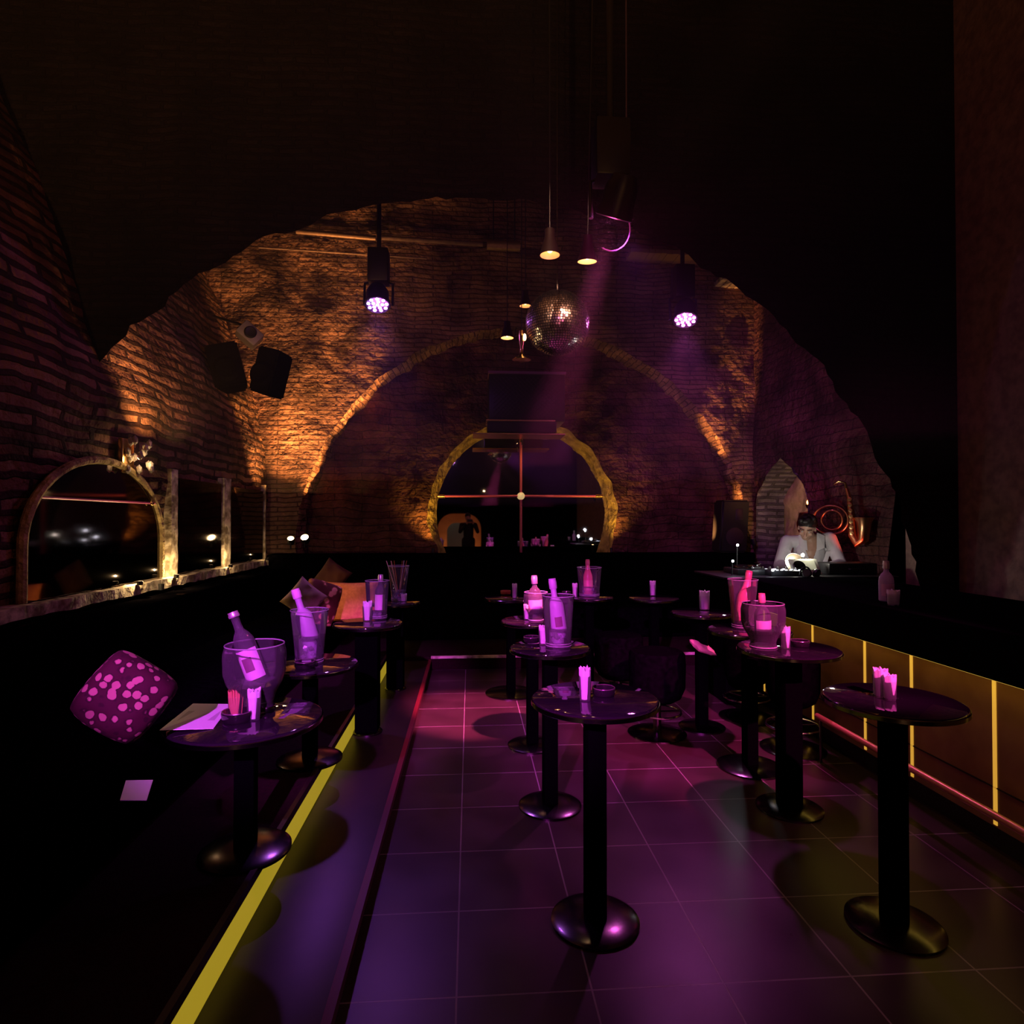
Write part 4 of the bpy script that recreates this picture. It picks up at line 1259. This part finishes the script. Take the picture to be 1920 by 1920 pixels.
p = aty(545, 1009, 7.75); uplight(p, (-2.75, 8.15, 4.9), 'left of a pair of small bright uplights in the back left corner', 420, spot=62, r=.045, face=(.1, -.55, .6))
p = aty(571, 1007, 7.75); uplight(p, (-1.95, 8.2, 4.6), 'right of a pair of small bright uplights in the back left corner', 330, spot=50, r=.055, face=(0, -.6, .5))
p = aty(1412, 1010, 8.02); uplight(p, (3.5, 8.2, 3.6), 'small uplight half hidden behind the tall loudspeaker', 12, spot=45)
for pos, aim, e, sp in (((-1.35, 8.03, 1.18), (-2.12, 8.22, 2.3), 800, 30), ((-1.35, 8.03, 1.18), (-1.55, 8.25, 3.45), 1300, 24),
                        ((2.9, 8.03, 1.18), (3.78, 8.2, 1.75), 260, 36), ((2.9, 8.03, 1.18), (3.45, 8.25, 2.9), 600, 22)):
    lamp('SPOT', 'arch_edge_fill', pos, (1, .38, .1), e, aim, .02, sp, .9)  # bare spots added to brighten the edge of the big arch

p = aty(812, 1034, 8.36); p.z = 1.17; uplight(p, (-.45, 8.78, 2.4), 'small amber uplight at left foot of arched mirror', 34, (1, .50, .06), .02, 110, M['bulbdim'])
p = aty(1146, 1034, 8.36); p.z = 1.17; uplight(p, (1.9, 8.78, 2.4), 'small amber uplight at right foot of arched mirror', 34, (1, .50, .06), .02, 110, M['bulbdim'])
p = aty(977, 822, 8.45); uplight(Vector((.73, 8.55, 2.74)), (1.3, 8.8, 1.2), 'small amber downlight under the shelf above the mirror', 9, (1, .55, .08), .02, 140, M['bulbdim'])
# ledge lights on the left
for yy, e in ((5.1, 5), (5.48, 2), (6.45, 2.2), (7.82, .7)):
    pass
LEDGE = [((-2.50, 4.85, 1.09), 'ledge light at the left edge beside the arched side mirror', 7),
         ((-2.50, 5.43, 1.09), 'ledge light at the foot of the first pale pilaster', 8),
         ((-2.50, 6.62, 1.09), 'ledge light at the foot of the second pale pilaster', 3.5),
         ((-2.50, 7.78, 1.09), 'ledge light at the foot of the corner mirror strip', .6)]
for pos, lab, e in LEDGE:
    t = thing('ledge_light', lab, 'light', pos)
    obj('housing', lathe([(0, -.03), (.02, -.03), (.022, -.01), (.018, 0), (0, 0)], 20), M['plastic'], t)
    obj('lens', lathe([(0, -.004), (.012, -.004), (.010, -.002), (0, -.002)], 16), M['bulbin'], t)
    lamp('POINT', 'ledge_glow', (-.0, 0, .04), (1, .66, .3), e, size=.003, parent=t)

# crystal wall lamp on the left edge
c = atx(262, 858, -2.5)
t = thing('crystal_sconce', 'sparkling crystal wall lamp at the left edge above the arched mirror', 'lamp', c)
obj('back_plate', bbox(-.12, -.08, -.12, -.08, .08, .14, .01), M['brass'], t)
for k in range(14):
    a = 2 * PI * k / 14; bm = bmesh.new()
    bmesh.ops.create_icosphere(bm, subdivisions=1, radius=.022)
    bmesh.ops.scale(bm, vec=(1, 1, 1.7), verts=bm.verts); bmesh.ops.translate(bm, vec=(.07 * math.cos(a), .10 * math.sin(a), random.uniform(-.13, .12)), verts=bm.verts)
    obj('crystal', bm, M['crystal'], t, False)
obj('bulb', ball(bmesh.new(), (0, 0, .0), .016), M['bulbdim'], t)
lamp('SPOT', 'sconce_light', (.22, .05, .1), (1, .42, .13), 105, (-.35, 1.3, 2.6), .03, 105, .8, t)
lamp('POINT', 'sconce_glow', (.04, 0, -.02), (1, .6, .3), 1.2, size=.02, parent=t)

# bar glow along the strip (bare area lamp added to carry the strip's light)
l = lamp('AREA', 'bar_strip_light', (2.36, 3.0, .828), (1, .66, .10), 1.1, (2.46, 3.0, 0), sx=4.2, sy=.02)
l.rotation_euler = (0, math.radians(-12), PI / 2)
l.rotation_euler = Euler((0, 0, PI / 2))
# left bench LED lines (below the platform nosing)
t = thing('step_led_strip', 'yellow glowing strip along the foot of the left platform', 'led strip', (-.80, 4.0, .1))
obj('strip', bbox(.0, -3.7, .005, .010, 3.6, .115, 0), mat('platform_glow', (.9, .8, .2), .6, emit=(.75, .55, .03), es=.4), t, False)
# booth and niche lights
uplight(Vector((4.0, 7.0, 1.2)), (4.32, 7.5, 1.85), 'little amber uplight inside the pointed niche', 11, (1, .68, .3), .02, 120, M['bulbdim'])

# candle lamp on the wall behind the DJ
c = aty(1516, 942, 6.9)
t = thing('candle_sconce', 'little orange candle light on the wall above the head of the DJ', 'lamp', c)
obj('flame', ball(bmesh.new(), (0, 0, 0), .022, (1, 1, 1.3)), mat('candle_flame', (1, .5, .2), .5, emit=(1, .35, .08), es=12), t)
obj('cup', lathe([(0, -.07), (.02, -.07), (.035, -.03), (.03, -.025), (0, -.03)], 24), M['brass'], t)
obj('arm', tube([(0, 0, -.06), (.1, .1, -.14), (.5, .3, -.12)], .008, 8), M['brass'], t)
obj('shade', lathe([(0, -.10), (.10, -.12), (.13, -.25), (.09, -.33), (0, -.34)], 32), mat('dark_copper', (.12, .03, .02), .3, .7), t)
lamp('POINT', 'candle_glow', (0, -.05, .03), (1, .32, .12), 2.2, size=.03, parent=t)

# brass instruments on the right wall
c = atx(1557, 975, 3.74)
t = thing('brass_horn', 'coiled brass horn hung on the right wall beside the niche', 'horn', c, -.85)
obj('coil', tube([(.17 * math.cos(a_ * PI / 20), 0, .15 * math.sin(a_ * PI / 20)) for a_ in range(40)], .014, 10, closed=True), M['copper'], t)
obj('coil', tube([(.10 * math.cos(a_ * PI / 20) + .02, -.02, .10 * math.sin(a_ * PI / 20)) for a_ in range(40)], .011, 10, closed=True), M['copper'], t)
obj('bell', lathe([(.02, 0), (.03, .08), (.05, .13), (.10, .17), (.105, .172)], 32, mtx=Matrix.Translation((-.12, -.02, -.05)) @ Matrix.Rotation(-1.9, 4, 'Y')), M['copper'], t)
c = atx(1592, 965, 3.70)
t = thing('saxophone', 'red-lit saxophone hanging upright on the right wall', 'saxophone', c, -.7)
obj('body_tube', tube([(-.02, 0, .26), (0, 0, .18), (.02, 0, 0), (.03, 0, -.2), (.07, -.01, -.28), (.12, -.02, -.24), (.13, -.03, -.12)], [.014, .02, .03, .04, .045, .05, .06], 16), M['copper'], t)
obj('bell', lathe([(.058, 0), (.065, .05), (.09, .1), (.095, .102)], 32, mtx=Matrix.Translation((.13, -.03, -.13))), M['copper'], t)
obj('neck', tube([(-.02, 0, .25), (-.03, 0, .31), (-.09, 0, .33), (-.13, 0, .30)], .011, 10), M['brass'], t)
for k in range(7):
    obj('key', lathe([(0, 0), (.018, 0), (.018, .006), (0, .008)], 14, mtx=Matrix.Translation((.01 + .003 * k, -.035 - .001 * k, .15 - .055 * k)) @ Matrix.Rotation(PI / 2, 4, 'X')), M['brass'], t)
lamp('SPOT', 'wall_wash', aty(1600, 1000, 5.6) + Vector((0, 0, -.2)), (1, .10, .06), 9, atx(1580, 965, 3.75), .05, 70, .8)  # bare red spot added to light the horn and saxophone


# ------------------------------------------------------------------ people
def capsule(bm, a, b, ra, rb, seg=14):
    a, b = Vector(a), Vector(b); n = 8
    pts = [a.lerp(b, k / n) for k in range(n + 1)]; rs = [ra + (rb - ra) * k / n for k in range(n + 1)]
    tube(pts, rs, seg, bm); ball(bm, a, ra, seg=seg); ball(bm, b, rb, seg=seg)


def chain(bm, pts, rs):
    for i in range(len(pts) - 1): capsule(bm, pts[i], pts[i + 1], rs[i], rs[i + 1])


def bake(bm, vox=.008, it=4, fac=.6, cut=None):
    me = bpy.data.meshes.new('tmp'); bm.to_mesh(me); bm.free()
    o = bpy.data.objects.new('tmp', me); C.objects.link(o)
    r = o.modifiers.new('r', 'REMESH'); r.mode = 'VOXEL'; r.voxel_size = vox
    s = o.modifiers.new('s', 'SMOOTH'); s.factor = fac; s.iterations = it
    dg = bpy.context.evaluated_depsgraph_get(); dg.update()
    m2 = bpy.data.meshes.new_from_object(o.evaluated_get(dg)); bpy.data.objects.remove(o)
    b2 = bmesh.new(); b2.from_mesh(m2); bpy.data.meshes.remove(m2)
    if cut:
        bmesh.ops.delete(b2, geom=[f for f in b2.faces if cut(f.calc_center_median())], context='FACES')
    return b2


def hand(bm, wrist, d, up, side=1):
    """palm and five bent fingers; d = pointing direction, up = back of hand, side = thumb side"""
    d = Vector(d).normalized(); up = Vector(up).normalized(); up = (up - d * up.dot(d)).normalized(); s = d.cross(up) * side
    w_ = Vector(wrist)
    for k in range(4):
        o = (k - 1.5) * .019
        capsule(bm, w_ + s * o * .7 + d * .01, w_ + d * .085 + s * o, .014, .011, 10)
    for k, L_ in enumerate((.068, .078, .072, .056)):
        o = (1.5 - k) * .020; b0 = w_ + d * .088 + s * o; b1 = b0 + d * L_ * .5 - up * .012; b2 = b1 + d * L_ * .28 - up * .022; b3 = b2 + d * L_ * .1 - up * .02
        chain(bm, [b0, b1, b2, b3], [.0095, .009, .008, .007])
    t0 = w_ + d * .025 + s * .028; t1 = t0 + (d * .5 + s * .75 - up * .2).normalized() * .035; t2 = t1 + (d * .85 + s * .3 - up * .3).normalized() * .032
    chain(bm, [t0, t1, t2], [.012, .0105, .009])


def head(bm, c, R_, s=1.0):
    """head facing -Y in local space, turned by R_"""
    def P(x, y, z): return c + R_ @ (Vector((x, y, z)) * s)
    ball(bm, P(0, .01, .03), .092 * s, (.84, 1.02, 1.0), 24, R_)          # skull
    ball(bm, P(0, -.02, -.03), .075 * s, (.86, .95, 1.05), 24, R_)        # face
    ball(bm, P(0, -.045, -.085), .036 * s, (1.1, .9, .85), 16, R_)        # chin
    capsule(bm, P(0, -.088, .0), P(0, -.112, -.032), .009 * s, .0145 * s, 10)   # nose
    ball(bm, P(0, -.09, -.063), .017 * s, (1.5, .7, .5), 12, R_)          # lips
    for k in (-1, 1):
        ball(bm, P(k * .08, .012, -.015), .02 * s, (.4, .9, 1.4), 12, R_)   # ears
        capsule(bm, P(k * .014, -.088, .022), P(k * .05, -.076, .022), .0085 * s, .007 * s, 8)   # brows
        ball(bm, P(k * .042, -.07, -.03), .022 * s, (1, .7, .8), 12, R_)     # cheeks
    return P


# DJ
hc = aty(1513, 990, 5.86)
base = Vector((hc.x + .06, 5.95, 0))
t = thing('person', 'DJ in a white open-collared shirt looking down at the booth', 'person', base, -.42)
Hc = Matrix.Rotation(.42, 3, 'Z') @ (hc - base)
Rh = (Matrix.Rotation(-.35, 3, 'Z') @ Matrix.Rotation(.55, 3, 'X') @ Matrix.Rotation(.12, 3, 'Y'))
Rh = Matrix.Rotation(-.18, 3, 'Z') @ Matrix.Rotation(.12, 3, 'Y') @ Matrix.Rotation(.5, 3, 'X')
neck0 = Vector((.03, .05, 1.38)); chest = Vector((.02, .06, 1.22)); belly = Vector((0, .09, 1.05)); pel = Vector((0, .10, .93))
shL = Vector((-.19, .02, 1.335)); shR = Vector((.20, .04, 1.37))
elL = Vector((-.27, -.10, 1.10)); wrL = Vector((-.17, -.34, 1.115)); elR = Vector((.28, -.10, 1.12)); wrR = Vector((.14, -.36, 1.12))
bm = bmesh.new()
head(bm, Hc, Rh, .98)
capsule(bm, neck0, Hc + Vector((0, .03, -.03)), .055, .05)
chain(bm, [neck0 - Vector((0, 0, .04)), chest, belly, pel], [.09, .13, .125, .13])
for sh in (shL, shR): capsule(bm, neck0 - Vector((0, 0, .03)), sh, .06, .055)
chain(bm, [shL, elL, wrL], [.052, .038, .026]); chain(bm, [shR, elR, wrR], [.052, .038, .026])
for s in (-1, 1):
    chain(bm, [pel + Vector((s * .08, 0, 0)), Vector((s * .10, .06, .50)), Vector((s * .10, .1, .08)), Vector((s * .10, .0, .04))], [.09, .06, .042, .035])
hand(bm, wrL, (.35, -.9, -.25), (0, -.2, 1), -1); hand(bm, wrR, (-.3, -.9, -.25), (0, -.2, 1), 1)
obj('body', bake(bm, .0065, 3, .5), M['skin'], t)
# shirt
bm = bmesh.new()
g = .014
chain(bm, [neck0 - Vector((0, 0, .05)), chest, belly, pel - Vector((0, 0, .05))], [.105, .145 + g, .14 + g, .15 + g])
for sh in (shL, shR): capsule(bm, neck0 - Vector((0, 0, .035)), sh, .065, .062)
capsule(bm, shL, elL, .068, .058); capsule(bm, elL, elL.lerp(wrL, .75), .058, .046)
capsule(bm, shR, elR, .068, .058); capsule(bm, elR, elR.lerp(wrR, .75), .058, .046)
for k in range(7):
    a = random.uniform(-.12, .14); capsule(bm, (a, -.09, 1.0 + .1 * random.random()), (a * 1.5, -.075, 1.25), .012, .006)


def vcut(p):
    return p.y < .02 and p.z > 1.12 and abs(p.x - .02) < (p.z - 1.12) * .36 or (p.z > 1.40 and abs(p.x - .03) < .075)


o = obj('shirt', bake(bm, .008, 3, .5, vcut), M['shirt'], t)
sm = o.modifiers.new('s', 'SOLIDIFY'); sm.thickness = .006
# collar flaps
for s in (-1, 1):
    bm = bmesh.new()
    q = [Vector((.03 + s * .05, -.015, 1.43)), Vector((.03 + s * .12, -.02, 1.40)), Vector((.03 + s * .11, -.085, 1.28)), Vector((.03 + s * .04, -.085, 1.25))]
    f = bm.faces.new([bm.verts.new(p) for p in q]); ex = bmesh.ops.extrude_face_region(bm, geom=[f])
    bmesh.ops.translate(bm, vec=(0, .008, 0), verts=[v for v in ex['geom'] if isinstance(v, bmesh.types.BMVert)])
    obj('collar', bm, M['shirt'], t)
bm = bmesh.new()
for s in (-1, 1): chain(bm, [pel + Vector((s * .08, 0, .0)), Vector((s * .10, .06, .50)), Vector((s * .10, .1, .09))], [.125, .08, .06])
obj('trousers', bake(bm, .012, 3), M['jacket'], t)
bm = bmesh.new()


def HP(x, y, z): return Hc + Rh @ Vector((x, y, z))


ball(bm, HP(0, .025, .055), .098, (.9, 1.05, .86), 20, Rh); ball(bm, HP(-.02, -.045, .10), .045, (1.2, .9, .7), 16, Rh); ball(bm, HP(.0, .07, .0), .075, (1.0, .8, 1.1), 16, Rh)
for k in range(10): ball(bm, HP(random.uniform(-.06, .06), random.uniform(-.07, .05), .11 + random.uniform(0, .015)), .026, seg=10)
obj('hair', bake(bm, .008, 2, .4), M['hair'], t)
for s in (-1, 1):
    obj('eye', ball(bmesh.new(), HP(s * .031, -.083, .003), .0095, seg=12), mat('eye_white', (.5, .45, .42), .2), t)
    obj('eyebrow', tube([HP(s * .014, -.096, .026), HP(s * .034, -.092, .031), HP(s * .054, -.08, .025)], .0035, 6), M['hair'], t)

# photographer, seen only in the mirror
base = Vector((-.04, -.42, 0))
t = thing('person', 'photographer in dark clothes reflected in the arched mirror, phone raised', 'person', base)
Hc2 = Vector((-.02, .02, 1.64)); Rp = Matrix.Rotation(PI, 3, 'Z')
nk = Vector((0, 0, 1.46)); ch = Vector((0, 0, 1.30)); be = Vector((0, 0, 1.08)); pv = Vector((0, 0, .95))
sL, sR = Vector((-.20, 0, 1.42)), Vector((.20, 0, 1.42)); eL, eR = Vector((-.25, .16, 1.22)), Vector((.27, .16, 1.22)); wL, wR = Vector((-.045, .28, 1.47)), Vector((.135, .28, 1.47))
bm = bmesh.new(); head(bm, Hc2, Rp)
capsule(bm, nk, Hc2 + Vector((0, 0, -.04)), .055, .05); chain(bm, [nk, ch, be, pv], [.09, .135, .125, .13])
for sh in (sL, sR): capsule(bm, nk, sh, .06, .055)
chain(bm, [sL, eL, wL], [.05, .04, .027]); chain(bm, [sR, eR, wR], [.05, .04, .027])
for s in (-1, 1): chain(bm, [pv + Vector((s * .08, 0, 0)), Vector((s * .10, .03, .50)), Vector((s * .10, 0, .08)), Vector((s * .10, .12, .04))], [.09, .06, .042, .035])
hand(bm, wL, (.25, .45, 1), (-.6, -.2, .2), 1); hand(bm, wR, (-.25, .45, 1), (.6, -.2, .2), -1)
obj('body', bake(bm, .0075, 3, .5), M['skin'], t)
bm = bmesh.new(); chain(bm, [nk - Vector((0, 0, .05)), ch, be, pv - Vector((0, 0, .06))], [.11, .155, .15, .155])
for sh in (sL, sR): capsule(bm, nk - Vector((0, 0, .02)), sh, .068, .066)
chain(bm, [sL, eL, eL.lerp(wL, .85)], [.068, .055, .045]); chain(bm, [sR, eR, eR.lerp(wR, .85)], [.068, .055, .045])
obj('jacket', bake(bm, .01, 3), M['jacket'], t)
bm = bmesh.new()
for s in (-1, 1): chain(bm, [pv + Vector((s * .08, 0, 0)), Vector((s * .10, .03, .50)), Vector((s * .10, 0, .09))], [.125, .085, .06])
obj('trousers', bake(bm, .012, 3), M['jacket'], t)
bm = bmesh.new(); ball(bm, Hc2 + Vector((0, -.02, .055)), .1, (.9, 1.05, .88), 20); ball(bm, Hc2 + Vector((0, -.07, .0)), .078, (1.05, .8, 1.2), 16)
obj('hair', bake(bm, .01, 2), M['hair'], t)
tag(obj('smartphone', bbox(-.075, -.030, 1.515, .075, -.021, 1.59, .003), M['plastic']), 'black smartphone held up by the reflected photographer', 'phone')

# corridor light behind the camera that makes the archway glow
lamp('POINT', 'archway_light', (-.4, FRONT + .9, .25), (1, .48, .2), 14, size=.1)
lamp('POINT', 'corridor_light', (-.9, FRONT - .8, 2.2), (.9, 1, .8), 6, size=.1)

# added unseen lamps: warm wash on walls and ceiling for the ball to reflect
uplight(Vector((-2.35, -.5, 2.0)), (-2.9, 1.5, 5.0), 'added warm uplight on the left wall beside the viewer', 420, spot=110)
uplight(Vector((3.6, .5, 2.2)), (3.9, 0, 5.0), 'added warm uplight on the right wall beside the viewer', 150, spot=90)
uplight(Vector((.5, -3.8, 2.6)), (.5, 0, 5.9), 'added warm uplight throwing light on the ceiling behind the viewer', 500, spot=80)
b_ = aty(1045, 606, 4.62); uplight(Vector((-.9, -2.6, 5.2)), b_, 'added warm pin spot trained on the mirror ball', 2600, (1, .50, .30), .03, 5)  # unseen spot added to brighten the ball facets
uplight(Vector((2.6, -1.6, 5.2)), b_, 'second added warm pin spot trained on the mirror ball', 1700, (1, .42, .26), .03, 5)  # another added spot on the ball, from the right
